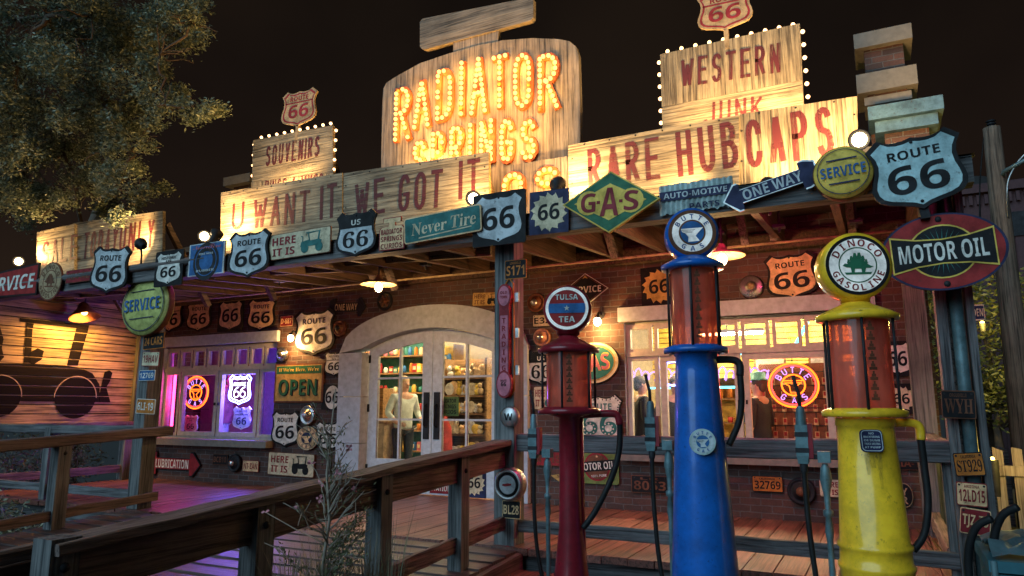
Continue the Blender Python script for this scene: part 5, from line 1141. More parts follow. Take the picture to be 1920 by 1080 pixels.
def f_dinoface(b, t, w, h):
    r = w / 2; b.flat(circ(r, 40), -.014, 'black'); b.flat(circ(r * .89, 40), -.016, 'milk'); b.ring(circ(r * .60, 36), circ(r * .56, 36), -.018, 'green'); dino(t, 'green', 0, 0, r * .95, -.020)
    t.arc_text('DINOCO', r * .75, R(150), R(30), r * .24, 'maroon', -.020); t.arc_text('GASOLINE', r * .75, R(203), R(337), r * .22, 'maroon', -.020, top=False)
def f_tulsa(b, t, w, h):
    r = w / 2; b.flat(circ(r, 40), -.014, 'milk'); b.flat(circ(r * .86, 40), -.016, 'red'); q = [p for p in circ(r * .86, 72) if abs(p[1]) < r * .27]; b.flat(sorted([p for p in q if p[0] > 0], key=lambda p: p[1]) + sorted([p for p in q if p[0] < 0], key=lambda p: -p[1]), -.018, 'white')
    q = [p for p in circ(r * .86, 72) if abs(p[1]) < r * .23]; b.flat(sorted([p for p in q if p[0] > 0], key=lambda p: p[1]) + sorted([p for p in q if p[0] < 0], key=lambda p: -p[1]), -.020, 'blue')
    t.flat(star(r * .14), -.022, 'white'); t.text('TULSA', 0, r * .52, r * .26, 'white', -.022, w=r * 1.05); t.text('TEA', 0, -r * .52, r * .28, 'white', -.022, w=r * .75)
FACE = R(18)       # the pumps are turned towards the walk
def pump(label, loc, m, prof_body, gl, gr, globe_z, gd, fn, capz):
    t = thing('gas_pump', label, 'gas pump', loc, (0, 0, FACE), group='antique visible gas pumps')
    b = MB(); b.lathe(prof_body, m, (0, 0, 0), 40, cap=False); obj('body', b, t)
    bt = MB()
    for k in range(10): a = 2 * math.pi * k / 10; bt.lathe([(.009, -.006), (.009, .006), (0, .010)], 'iron', ((gr + .052) * math.cos(a), (gr + .052) * math.sin(a), gl[0] - .05), 6)
    rb, zb_ = prof_body[-4][0], prof_body[-4][1]
    obj('bolt', bt, t)['kind'] = 'stuff'
    z0, z1 = gl; cylinder(t, gr, z0, z1, yaw=.1); rods(t, gr + .035, z0 - .03, z1 + .02)
    lamp('cylinder_glow_fill', 'POINT', Vector(loc) + Vector((0, 0, z1 - (z1 - z0) * .62)), .32, (1.0, .45, .34), None, .06)  # light added inside the glass so the cylinder glows
    b = MB(); b.tube([(0, 0, z0), (0, 0, z1)], .03, 'copper', 10); b.lathe([(gr * .8, 0), (gr * .8, .012)], 'copper', (0, 0, z0 + (z1 - z0) * .5), 24); obj('inner_pipe', b, t)
    c = MB(); c.lathe([(gr + .02, z0 - .055), (gr + .065, z0 - .05), (gr + .065, z0 - .02), (gr + .02, z0)], m, (0, 0, 0), 40, cap=False); obj('collar', c, t)
    c = MB(); c.lathe([(gr, z1 - .005), (gr + .06, z1), (gr + .065, z1 + .03), (gr + .02, z1 + .055), (gr * .55, z1 + .10), (.075, z1 + .12), (.06, z1 + .15), (.085, globe_z - gd / 2 - .01), (.09, globe_z - gd / 2 + .03)], m, (0, 0, 0), 40, cap=False); obj('cap', c, t)
    globe(t, globe_z, gd, fn, m); return t
g0 = GZ
Lp = PT(1636, 900, 4.55); Lp.z = 0
t = pump('yellow gas pump with a white dinosaur globe and red glass cylinder', (-.09, 4.96, 0), 'pump_yellow', [(.215, g0), (.20, .30), (.211, .315), (.211, .335), (.199, .345), (.196, .42), (.207, .43), (.207, .45), (.192, .46), (.160, 1.10), (.160, 1.14), (.170, 1.145), (.170, 1.19)], (1.25, 1.79), .178, 2.13, .43, f_dinoface, 1.8)
b = MB(); b.M = Matrix.Translation((-.03, -.19, 1.06)) @ Matrix.Rotation(R(-8), 4, 'X'); b.prism(rect(.125, .13, 0, 0, .025), -.006, .006, 'navy'); b.ring(rect(.115, .12, 0, 0, .022), rect(.107, .112, 0, 0, .02), -.008, 'ltblue')
for i, s in enumerate(('NO', 'BACKFIRING', 'OR DUMB', 'TRUCK DRIVING', 'AT PUMP')): b.text(s, 0, .042 - i * .020, .012, 'ltblue', -.009, w=min(.088, .014 * len(s)))
obj('notice_plate', b, t)
b = MB()
for x, l, w in ((-.03, .12, .020), (.035, .20, .016), (.0, .08, .03)): b.add([(x - .03 - w, -.1905, .985), (x - .03 + w, -.1905, .985), (x - .03 + w * .4, -.1915 - l * .035, .985 - l), (x - .03 - w * .4, -.1915 - l * .035, .985 - l)], [(3, 2, 1, 0)], 'runoff')
obj('stain', b, t)
b = MB(); b.tube(smooth([(.14, 0, 1.16), (.27, 0, 1.16), (.31, 0, 1.13), (.31, 0, 1.06)], 4), .026, 'pump_yellow', 10); obj('elbow', b, t); hose(t, smooth([(.31, 0, 1.07), (.315, 0, .9), (.31, -.02, .7), (.27, -.03, .52), (.2, -.03, .42)]))
t = pump('tall blue gas pump with a BUTTE GAS anvil globe', (-1.12, 5.03, 0), 'pump_blue', [(.225, g0), (.215, .2), (.17, 1.0), (.145, 1.5), (.14, 1.60), (.15, 1.61), (.15, 1.63)], (1.68, 2.22), .155, 2.47, .375, lambda b, t, w, h: butte(b, t, w, h, 'milk', 'rust', 'rust', 'blue', y=-.014), 2.2)
b = MB(); b.M = Matrix.Translation((0, -.19, 1.03)) @ Matrix.Rotation(R(-4), 4, 'X'); tt = MB(); tt.M = b.M; butte(b, tt, .17, .17, 'ltblue', 'zinc', 'zinc', 'blue', y=-.012); o = obj('emblem', b, t); obj('lettering', tt, o)
b = MB(); b.tube(smooth([(.13, 0, 1.58), (.24, 0, 1.58), (.29, 0, 1.55), (.29, 0, 1.47)], 4), .026, 'iron', 10); obj('elbow', b, t); hose(t, smooth([(.29, 0, 1.48), (.29, -.01, 1.3), (.26, -.02, 1.15), (.19, -.02, 1.0)]))
t = pump('slim red gas pump with a TULSA TEA globe and amber glass', (-2.06, 4.98, 0), 'pump_red', [(.20, g0), (.18, -.25), (.12, .1), (.085, .4), (.078, .8), (.078, 1.18), (.15, 1.20), (.16, 1.225)], (1.26, 1.66), .168, 1.985, .365, f_tulsa, 1.7)
b = MB(); b.tube([(.10, .02, -.2), (.075, .02, .4), (.075, .02, 1.2)], .028, 'pump_red', 8); b.tube(smooth([(.10, 0, 1.20), (.28, 0, 1.21), (.35, 0, 1.20), (.37, 0, 1.13)], 4), .028, 'pump_red', 10); obj('elbow', b, t); hose(t, smooth([(.37, 0, 1.15), (.36, 0, .95), (.30, -.02, .75), (.18, -.03, .52), (.09, -.03, .40)]))
def nozzle_stand(label, u, v, Y, ph, pb, right):
    """nozzle hung on a pipe stand: (u,v) photo point of the handle centre"""
    p = P(u, v, Y); t = thing('nozzle_stand', label, 'fuel nozzle', (p.x, p.y, GZ), group='fuel nozzles hung beside the pumps'); z = p.z - GZ
    b = MB(); b.box((0, 0, z), (.075, .07, .20), 'pipe'); b.box((0, 0, z + .04), (.082, .076, .03), 'iron'); b.box((0, 0, z - .06), (.082, .076, .03), 'iron'); b.box((0, 0, z - .12), (.06, .06, .05), 'pipe', tap=1.2); b.box((.05, .0, z + .0), (.03, .06, .22), 'pump_red'); b.lathe([(.035, .10), (.026, .20), (.020, .22)], 'pipe', (0, 0, z), 12); b.tube([(0, 0, z + .2), (-.003, 0, z + .30), (-.02, 0, z + .36), (-.03, 0, z + .42)], .012, 'iron', 8); obj('nozzle', b, t)
    x = .125; b = MB(); b.box((x, 0, z - .10), (.075, .07, .07), 'pipe'); b.box((.06, 0, z - .10), (.06, .03, .03), 'iron'); b.lathe([(.015, -.14), (.028, -.17), (.036, -.24), (.02, -.33), (.017, -.42), (.03, -.43), (.03, -.46), (.017, -.47), (.026, -.56), (.018, -.62), (.018, -z + .08)], 'pipe', (x, 0, z), 14, cap=False); b.tube([(x, 0, .10), (x, 0, .05), (x + .04, 0, .03), (x + .16, 0, .03)], .022, 'pipe', 8); b.lathe([(.032, -.02), (.032, .02)], 'pipe', (x, 0, .05), 12); obj('pipe', b, t)
    b = MB(); b.tube(smooth([(0, 0, z - .13), (.0, 0, z - .3), (.012, -.02, z - .6), (.05, -.03, z * .35), (.15, -.03, .1)]), .017, 'rubber', 8); b.lathe([(.022, -.14), (.026, -.16), (.022, -.2)], 'iron', (0, 0, z), 10, cap=False); obj('hose', b, t)
nozzle_stand('fuel nozzle with pink side hung left of the red pump', 1001, 826, 5.55, 0, 0, 1)
nozzle_stand('fuel nozzle hung between the red and the blue pump', 1221, 808, 5.3, 0, 0, 1)
nozzle_stand('fuel nozzle hung left of the yellow pump, before the neon window', 1504, 826, 5.05, 0, 0, 1)
# =================================================================== SHOP INTERIOR
def shelf_unit(label, x0, x1, y, zs, depth=.35, back='shelf'):
    t = thing('shelf_unit', label, 'shelf', ((x0 + x1) / 2, y, 0)); w = x1 - x0; H = zs[-1] + .35
    for sx in (-1, 1):
        b = MB(); b.box((sx * (w / 2 - .02), 0, H / 2), (.04, depth, H), 'shelf'); obj('side_panel', b, t)
    b = MB(); b.box((0, depth / 2 - .01, H / 2), (w - .08, .02, H), back); obj('back_panel', b, t)
    for z in zs: b = MB(); b.box((0, -.005, z), (w - .08, depth - .02, .03), 'shelf'); obj('shelf', b, t)
JAR = {}
def goods(kind, mat):
    if (kind, mat) in JAR: return JAR[(kind, mat)]
    b = MB()
    if kind == 'mug': b.lathe([(.035, 0), (.042, .01), (.042, .10), (.036, .10), (.036, .02), (0, .02)], mat, (0, 0, 0), 14, cap=False); b.tube([(.04, 0, .08), (.07, 0, .075), (.07, 0, .03), (.04, 0, .025)], .007, mat, 6)
    elif kind == 'jar': b.lathe([(.04, 0), (.045, .01), (.045, .12), (.03, .14), (.03, .16), (0, .16)], mat, (0, 0, 0), 14, cap=False)
    elif kind == 'plate': b.lathe([(.10, 0), (.09, -.012), (.05, -.006), (0, -.006)], mat, (0, 0, .10), 18, 'y', cap=False); b.box((0, .02, .015), (.06, .05, .03), 'shelf')
    elif kind == 'toy': b.ball((0, 0, .06), .06, mat, 10, 6); b.ball((0, -.02, .15), .045, mat, 10, 6); b.ball((-.03, 0, .19), .016, mat, 6, 4); b.ball((.03, 0, .19), .016, mat, 6, 4)
    else: b.box((0, 0, .07), (.10, .06, .14), mat); b.box((0, -.032, .07), (.07, .004, .06), 'cream')
    JAR[(kind, mat)] = b.mesh(kind); return JAR[(kind, mat)]
KINDS_ = {'mug': ('souvenir_mug', 'glazed souvenir mug on a lit shop shelf', 'mug'), 'jar': ('souvenir_jar', 'coloured souvenir jar on a lit shop shelf', 'jar'), 'plate': ('souvenir_plate', 'round plate standing on a shop shelf', 'plate'), 'toy': ('plush_toy', 'small plush toy sitting on a shop shelf', 'toy'), 'box': ('gift_box', 'small boxed souvenir on a lit shop shelf', 'box')}
def stock(x0, x1, y, z, n, kinds, mats):
    for i in range(n):
        k = random.choice(kinds); nm, lb, ct = KINDS_[k]; o = obj(nm, goods(k, random.choice(mats)), None, (x0 + (x1 - x0) * (i + .5) / n + random.uniform(-.015, .015), y + random.uniform(-.04, .04), z + .016), (0, 0, random.uniform(-.5, .5) if k != 'plate' else 0)); o.scale = (random.uniform(.8, 1.1), 1, random.uniform(.7, 1.25)); tag(o, lb, ct, lb)
bright = ['red', 'teal', 'yellow', 'cream', 'blue', 'white', 'orange', 'pinkpaint']
xa, xb = P(690, 760, 12.2).x, P(806, 760, 12.2).x
shelf_unit('tall lit shelf of mugs and jars behind the left door leaf', xa, xb, 12.2, [.4, .8, 1.2, 1.55, 1.95, 2.3], back='teal')
for z, k in ((.4, ['box', 'toy']), (.8, ['mug', 'toy']), (1.2, ['mug', 'jar']), (1.55, ['jar', 'mug']), (1.95, ['jar', 'box']), (2.3, ['jar', 'toy'])): stock(xa + .1, xb - .1, 12.08, z, 11, k, bright)
xa, xb = P(840, 760, 10.8).x, P(922, 760, 10.8).x
shelf_unit('dark shelf of round plates and plush behind the right door leaf', xa, xb, 10.8, [.45, .8, 1.15, 1.45, 1.75])
for z in (.45, .8, 1.15, 1.45, 1.75): stock(xa + .08, xb - .08, 10.66, z, 8, ['plate', 'toy'], ['cream', 'beige', 'white', 'tan', 'yellow'])
xa, xb = P(800, 760, 12.7).x, P(860, 760, 12.7).x
shelf_unit('pale back shelf of boxes seen past the right door leaf', xa, xb, 12.7, [.6, 1.0, 1.4, 1.8, 2.2], back='yellow')
for z in (.6, 1.0, 1.4, 1.8, 2.2): stock(xa + .08, xb - .08, 12.56, z, 6, ['box', 'jar', 'mug'], bright)
shelf_unit('yellow lit back shelf of boxes seen through the right window', -2.6, .3, 12.6, [.6, 1.0, 1.4, 1.8, 2.1], back='yellow')
for z in (.6, 1.0, 1.4, 1.8, 2.1): stock(-2.5, .2, 12.45, z, 15, ['box', 'jar', 'mug'], bright)
t = thing('display_rack', 'wire rack of small trinkets behind the orange neon ring', 'rack', (-.86, 10.0, 0)); b = MB()
for k in range(9): b.tube([(-.5 + .125 * k, 0, .3), (-.5 + .125 * k, 0, 1.75)], .006, 'iron', 5); b.tube([(-.5, 0, .35 + .17 * k), (.5, 0, .35 + .17 * k)], .006, 'iron', 5)
obj('wire_frame', b, t); b = MB(); b.box((0, .04, 1.05), (1.1, .03, 1.55), 'rust'); obj('back_panel', b, t)
for i in range(9):
    for j in range(8):
        b = MB() if (i, j) == (0, 0) else b
        if (i, j) == (0, 0): b.box((0, 0, 0), (.05, .02, .09), 'tan'); b.box((0, -.012, .01), (.035, .004, .05), 'maroon'); TR = b.mesh('trinket')
        o = obj('trinket', TR, None, (-.86 - .5 + .125 * i, 9.975, .40 + .17 * j), (0, 0, random.uniform(-.3, .3))); tag(o, 'small carded trinket hanging on the wire rack', 'trinket', 'carded trinkets on the wire rack')
t = thing('counter', 'plain tan shop counter behind the left door leaf', 'counter', (P(712, 800, 9.8).x, 9.8, 0)); b = MB(); b.box((0, 0, .5), (.55, .5, 1.0), 'tan'); obj('base', b, t); b = MB(); b.box((0, 0, 1.02), (.62, .58, .04), 'shelf'); obj('counter_top', b, t)
t = thing('grandfather_cabinet', 'narrow upright wooden cabinet behind the left door leaf', 'cabinet', (P(712, 800, 10.6).x, 10.6, 0)); b = MB(); b.box((0, 0, .8), (.34, .3, 1.6), 'shelf'); obj('case', b, t); b = MB(); b.box((0, -.155, 1.25), (.2, .01, .5), 'cream'); obj('panel', b, t)
b = MB(); b.lathe([(.05, 1.55), (.16, 1.3), (.2, .7), (.23, .5), (0, .5)], 'red', (0, 0, 0), 14, cap=False); o = obj('hanging_coat', b, None, (P(827, 820, 9.7).x, 9.7, -.35)); tag(o, 'orange red garment hanging behind the right door leaf', 'garment')
t = thing('slat_wall', 'yellow horizontal slat wall high at the back of the right window', 'wall panel', (-1.5, 11.6, 0)); b = MB()
for k in range(12): b.box((0, 0, 1.75 + k * .085), (3.6, .03, .07), 'yellow')
b.box((0, .04, 2.2), (3.6, .03, 1.0), 'rust'); obj('slat_panel', b, t)
for i, (x, y, z) in enumerate(((-1.75, 9.75, 2.20), (-.6, 10.9, 2.5))):
    t = thing('ceiling_light', 'fluorescent tube fitting on the shop ceiling', 'light', (x, y, z + .06), group='shop ceiling tubes'); b = MB(); b.box((0, 0, 0), (.95, .12, .04), 'frame_paint'); b.tube([(0, 0, 0), (0, 0, 2.98 - z)], .008, 'iron', 5); obj('housing', b, t); b = MB(); b.box((0, 0, -.035), (.9, .07, .03), 'tube_light'); obj('tube', b, t)
for i, (x, z, m) in enumerate(((-1.9, 2.0, 'cream'), (-1.2, 2.0, 'white'), (-.5, 2.0, 'cream'))):
    t = thing('framed_picture', ('left', 'middle', 'right')[i] + ' small framed picture above the wire rack in the right window', 'picture', (x + .6, 10.35, z - .12)); b = MB(); b.prism(rect(.42, .24), -.015, .015, 'shelf'); obj('frame', b, t); b = MB(); b.flat(rect(.36, .18), -.018, m); obj('print', b, t)

# =================================================================== PEOPLE (inside the shop)
def skin_mesh(nodes, name, levels=2):
    """nodes: (x,y,z, radius_x, radius_y, parent index)"""
    me = bpy.data.meshes.new(name); me.from_pydata([n[:3] for n in nodes], [(n[5], i) for i, n in enumerate(nodes) if n[5] >= 0], [])
    o = bpy.data.objects.new(name, me); COL.objects.link(o); md = o.modifiers.new('skin', 'SKIN'); md.use_smooth_shade = True
    for i, n in enumerate(nodes):
        sv = me.skin_vertices[0].data[i]; sv.radius = (n[3], n[4]); sv.use_root = n[5] < 0
    s = o.modifiers.new('sub', 'SUBSURF'); s.levels = levels; s.render_levels = levels
    dg = bpy.context.evaluated_depsgraph_get(); ev = o.evaluated_get(dg); out = bpy.data.meshes.new_from_object(ev, depsgraph=dg); bpy.data.objects.remove(o); bpy.data.meshes.remove(me)
    for p in out.polygons: p.use_smooth = True
    return out
def person(label, loc, yaw, top, low, hairm, scale=1.0, arms='hip', hat=False):
    t = thing('person', label, 'person', loc, (0, 0, yaw)); t.scale = (scale,) * 3
    def limb_arm(s):
        if arms == 'hip': return [(s * .20, 0, 1.43), (s * .30, .03, 1.17), (s * .25, -.16, 1.02)], [(s * .23, -.22, 1.0), (s * .20, -.26, .99)]
        return [(s * .20, 0, 1.43), (s * .26, .02, 1.14), (s * .27, -.06, .90)], [(s * .27, -.08, .83), (s * .27, -.09, .80)]
    N = [(0, .01, .96, .15, .11, -1), (0, 0, 1.10, .13, .095, 0), (0, 0, 1.28, .16, .11, 1), (0, 0, 1.42, .15, .09, 2), (0, -.005, 1.50, .055, .055, 3), (0, -.02, 1.60, .075, .09, 4), (0, -.015, 1.68, .078, .095, 5), (0, -.005, 1.75, .05, .06, 6)]
    for s in (-1, 1):
        A, Hn = limb_arm(s); p = 3; 
        for k, q in enumerate(A): N.append((*q, (.062, .045, .034)[k], (.062, .045, .034)[k], p)); p = len(N) - 1
        q = Hn[0]; N.append((*q, .036, .018, p)); pal = len(N) - 1; q2 = Hn[1]; dv = Vector(q2) - Vector(q)
        for f in range(4):
            off = (f - 1.5) * .017; L = (.8, 1.0, .95, .72)[f]; N.append((q2[0] + off * (.3 if arms == 'hip' else 0), q2[1] + (off if arms != 'hip' else 0), q2[2] + (off if arms == 'hip' else 0), .009, .009, pal)); k = len(N) - 1; e = Vector(N[k][:3]) + dv.normalized() * .04 * L; N.append((*e, .008, .008, k)); k = len(N) - 1; e = e + dv.normalized() * .028 * L + Vector((-s * .012, .0, 0)); N.append((*e, .006, .006, k))
        N.append((q[0] - s * .03, q[1] - .025, q[2] + .01, .010, .010, pal)); N.append((q[0] - s * .035, q[1] - .055, q[2] + .0, .008, .008, len(N) - 1))
        N += [(s * .10, 0, .88, .088, .09, 0)]; k = len(N) - 1; N += [(s * .11, -.01, .50, .058, .062, k), (s * .11, .02, .10, .04, .042, k + 1), (s * .115, -.02, .05, .04, .035, k + 2), (s * .12, -.15, .035, .042, .028, k + 3)]
    me = skin_mesh(N, 'person_body'); me.materials.append(MATS['skin']); body = obj('body', me, t)
    f = MB(); f.ball((0, -.118, 1.625), .016, 'skin', 8, 5, (1, 1.2, 1.5))
    for s in (-1, 1): f.ball((s * .03, -.104, 1.655), .011, 'white', 8, 5); f.ball((s * .03, -.113, 1.655), .006, 'black', 6, 4); f.ball((s * .082, .0, 1.64), .022, 'skin', 8, 5, (.4, .8, 1.3))
    f.ball((0, -.105, 1.58), .02, 'maroon', 8, 4, (1.2, .5, .35)); obj('face', f, t)
    h = MB(); h.ball((0, .018, 1.70), .102, hairm, 14, 9, (.92, 1.08, .85)); h.ball((0, .065, 1.64), .075, hairm, 12, 7, (1.05, .7, 1.1))
    if hat: h.lathe([(.15, 1.72), (.15, 1.73), (.105, 1.74), (.10, 1.83), (0, 1.85)], 'teal', (0, 0, 0), 18)
    obj('hair', h, t)
    S = [(0, .01, .86, .19, .145, -1), (0, .01, 1.0, .178, .135, 0), (0, 0, 1.28, .182, .13, 1), (0, 0, 1.41, .17, .105, 2), (0, 0, 1.47, .085, .075, 3)]
    for s in (-1, 1):
        A, _ = limb_arm(s); S += [(*A[0], .075, .075, 3)]; k = len(S) - 1; S += [(*A[1], .056, .056, k)]; e = Vector(A[1]).lerp(Vector(A[2]), .75 if arms == 'hip' else .3); S += [(*e, .046, .046, k + 1)]
    me = skin_mesh(S, 'person_top'); me.materials.append(MATS[top]); obj('shirt', me, t)
    L = [(0, .01, 1.02, .172, .13, -1)]
    for s in (-1, 1): L += [(s * .10, 0, .86, .10, .105, 0)]; k = len(L) - 1; L += [(s * .11, -.01, .50, .072, .076, k), (s * .11, .02, .09, .06, .065, k + 1)]
    me = skin_mesh(L, 'person_low'); me.materials.append(MATS[low]); obj('trousers', me, t)
person('grey haired person in a pale shirt, hand on hip, seen through the left door leaf', (P(757, 760, 9.9).x, 9.9, 0), R(70), 'shirt', 'darkcloth', 'tan', 1.0)
person('dark haired person in dark clothes at the left edge of the right window', (P(1203, 760, 9.7).x, 9.7, 0), R(120), 'darkcloth', 'darkcloth', 'hair', .95)
person('shop worker in a dark shirt behind the blue pump in the right window', (P(1268, 760, 9.9).x, 9.9, 0), R(20), 'darkshirt', 'darkcloth', 'hair', .95)
person('person in a dark jacket and teal cap in the middle of the right window', (P(1424, 760, 9.7).x, 9.7, 0), R(250), 'darkcloth', 'darkcloth', 'hair', .93, 'down', True)

# =================================================================== TREES AND PLANTS
def leaves(b, centre, r, n, size, m, sq=(1, 1, 1), hollow=.45, clump=9):
    c = Vector(centre)
    for _ in range(n // clump):
        d = Vector((random.gauss(0, 1), random.gauss(0, 1), random.gauss(0, 1))); d.normalize(); q = c + Vector((d.x * sq[0], d.y * sq[1], d.z * sq[2])) * r * (hollow + (1 - hollow) * random.random() ** .6)
        for _ in range(clump):
            o = q + Vector((random.gauss(0, 1), random.gauss(0, 1), random.gauss(0, 1))) * size * 1.5
            a = Vector((random.gauss(0, 1), random.gauss(0, 1), random.gauss(0, .6))).normalized(); s = a.cross(Vector((random.gauss(0, 1), random.gauss(0, 1), random.gauss(0, 1)))).normalized()
            L = size * random.uniform(.7, 1.3); w = L * .36; b.add([o - a * L, o + s * w, o + a * L, o - s * w], [(0, 1, 2, 3)], m)
def branch(b, a, c, r0, r1, m='bark', n=5, wob=.08):
    a, c = Vector(a), Vector(c); L = (c - a).length; pts = [a.lerp(c, i / n) + Vector((random.uniform(-1, 1), random.uniform(-1, 1), random.uniform(-1, 1))) * wob * L * (0 if i in (0, n) else 1) for i in range(n + 1)]
    b.tube(pts, [r0 + (r1 - r0) * i / n for i in range(n + 1)], m, 6)
# big oak, upper left
TT = thing('oak_tree', 'large leafy tree overhanging the left end of the roof', 'tree', (-14.2, 8.6, GZ)); O = Vector((-14.2, 8.6, GZ))
tr = MB(); branch(tr, (0, 0, 0), (.3, -.1, 3.6), .32, .24, n=6, wob=.03); branch(tr, (.3, -.1, 3.6), (.8, .1, 8.0), .22, .05); obj('trunk', tr, TT)
cr = MB(); limbs = MB(); done = []
blobs = [(20, 40, 1.0), (90, 30, 1.0), (170, 30, .95), (250, 30, .85), (320, 45, .72), (365, 45, .40), (30, 120, 1.05), (130, 110, .9), (225, 105, .80), (300, 105, .5), (20, 220, 1.0), (110, 205, .85), (190, 190, .75), (255, 195, .5), (310, 200, .38), (355, 200, .30), (390, 205, .2), (30, 300, .9), (120, 290, .8), (200, 270, .65), (255, 270, .42), (60, 350, .7), (150, 345, .6), (220, 345, .5), (262, 365, .28), (20, 378, .5), (95, 390, .35), (200, 385, .35), (-60, 150, 1.2), (-60, 300, 1.0)]
for u, v, r in blobs:
    c = PT(u, v, random.uniform(10.6, 12.4)) - O; n = int(1900 * r * r + 420)
    for _ in range(5): q = c + Vector((random.gauss(0, .5), random.gauss(0, .5), random.gauss(0, .42))) * r; leaves(cr, q, r * .42, int(n * .42), .033, 'leaf', (1.1, 1, .75), .1)
    prev = [q for q in done if (q - c).length > .3]; st = min(prev, key=lambda q: (q - c).length) if prev else Vector((.3, -.1, 5.0)); done.append(c); branch(limbs, st, c, .035 * r + .008, .010, n=6, wob=.06)
    for _ in range(5): d = Vector((random.gauss(0, 1), random.gauss(0, 1), random.gauss(0, .7))).normalized(); branch(limbs, c, c + d * r * .95, .014, .004, n=4, wob=.1)
obj('crown', cr, TT); obj('limb', limbs, TT)
# yellow lit trees at right
for i, (u, v, t_, r, lab) in enumerate(((1846, 610, 17, 1.5, 'dim tree behind the right post, lit from below'), (1925, 640, 16, 1.7, 'dim tree behind the wooden utility pole'), (1870, 740, 15.5, .9, 'low dark bush behind the picket fence'))):
    c = PT(u, v, t_); O = Vector((c.x, c.y, GZ)); T = thing('garden_tree', lab, 'tree', O); b = MB(); c = c - O
    for _ in range(7): leaves(b, c + Vector((random.uniform(-1, 1), random.uniform(-1, 1), random.uniform(-1, 1))) * r * .7, r * .6, 420, .07, 'leaf_y', hollow=.2)
    obj('crown', b, T); b = MB(); branch(b, (0, 0, 0), c + Vector((0, 0, -.3)), .12, .05, wob=.05)
    for _ in range(6): branch(b, c + Vector((0, 0, -r * .8)), c + Vector((random.uniform(-1, 1), random.uniform(-1, 1), random.uniform(.0, 1))) * r, .04, .01)
    obj('trunk', b, T)
p = PT(1842, 608, 14.5); t = thing('garden_light', 'small garden spotlight glowing in the trees at right', 'light', p); b = MB(); b.lathe([(.05, -.15), (.06, 0), (.05, .02)], 'iron', (0, 0, 0), 12); obj('housing', b, t); b = MB(); b.ball((0, 0, .03), .04, 'amber', 8, 5); obj('lens', b, t)
lamp('garden_beam', 'POINT', p + Vector((0, -.3, .1)), 160, (1, .72, .12), None, .1)
p = P(1862, 872, 8.6); t = thing('garden_light', 'low garden light behind the picket fence by the post', 'light', p); b = MB(); b.lathe([(.04, -.3), (.05, 0), (.05, .05)], 'iron', (0, 0, 0), 12); obj('housing', b, t); b = MB(); b.ball((0, 0, .06), .02, 'amber', 8, 5); obj('lens', b, t)
lamp('garden_beam', 'POINT', p + Vector((.25, -.35, .15)), 20, (1, .72, .12), None, .1)
def grass_clump(name, label, loc, n, h, r, m, cat='plant', thin=.006, lean=.5):
    t = thing(name, label, cat, loc); b = MB()
    for _ in range(n):
        a = random.uniform(0, 6.28); q = Vector((math.cos(a), math.sin(a), 0)); o = q * r * random.random() ** .5 * .5; hh = h * random.uniform(.5, 1.1); tip = o + q * lean * hh * random.random() + Vector((0, 0, hh)); mid = (o + tip) / 2 + Vector((0, 0, hh * .12)); s = Vector((-q.y, q.x, 0)) * thin
        b.add([o - s, o + s, mid + s * .7, mid - s * .7, tip], [(0, 1, 2, 3), (3, 2, 4)], m)
    obj('leaf_blade', b, t)
c = P(1860, 960, 7.2); grass_clump('spiky_plant', 'yellow lit spiky plant in front of the picket fence', (c.x, c.y, GZ), 260, .62, .7, 'leaf_y', thin=.010, lean=1.0)
c = P(1905, 960, 7.0); grass_clump('spiky_plant', 'yellow lit spiky plant above the dark bin', (c.x, c.y, GZ), 240, .6, .7, 'leaf_y', thin=.010, lean=1.0)
# planter shrub at far left
for i, (x, y, z, r, lab) in enumerate(((-10.6, 5.5, -.10, .45, 'low dark shrub in front of the left porch'), (-9.4, 5.3, -.2, .38, 'low dark shrub left of the far ramp rail'), (-11.9, 5.4, -.05, .5, 'low dark shrub at the left picture edge'))):
    T = thing('shrub', lab, 'shrub', (x, y, GZ)); b = MB(); leaves(b, (0, 0, z - GZ), r, 900, .035, 'leaf', (1.3, .9, .6), .2); obj('foliage', b, T); b = MB()
    for _ in range(12): branch(b, (0, 0, 0), (random.uniform(-r, r), random.uniform(-.3, .3), z - GZ + random.uniform(0, r)), .008, .003, 'twig')
    obj('stem', b, T)
for i, (y0, lab) in enumerate(((8.0, 'dry hedge bush under the barn boards, nearer the corner'), (6.9, 'dry hedge bush under the middle of the barn boards'), (5.8, 'dry hedge bush under the near end of the barn boards'))):
    T = thing('hedge_bush', lab, 'bush', (-13.0, y0, GZ)); b = MB(); leaves(b, (0, 0, .75), .75, 1500, .04, 'straw', (.7, 1, .9), .2); obj('foliage', b, T); b = MB()
    for _ in range(10): branch(b, (0, 0, 0), (random.uniform(-.4, .4), random.uniform(-.5, .5), random.uniform(.8, 1.3)), .01, .003, 'twig')
    obj('stem', b, T)
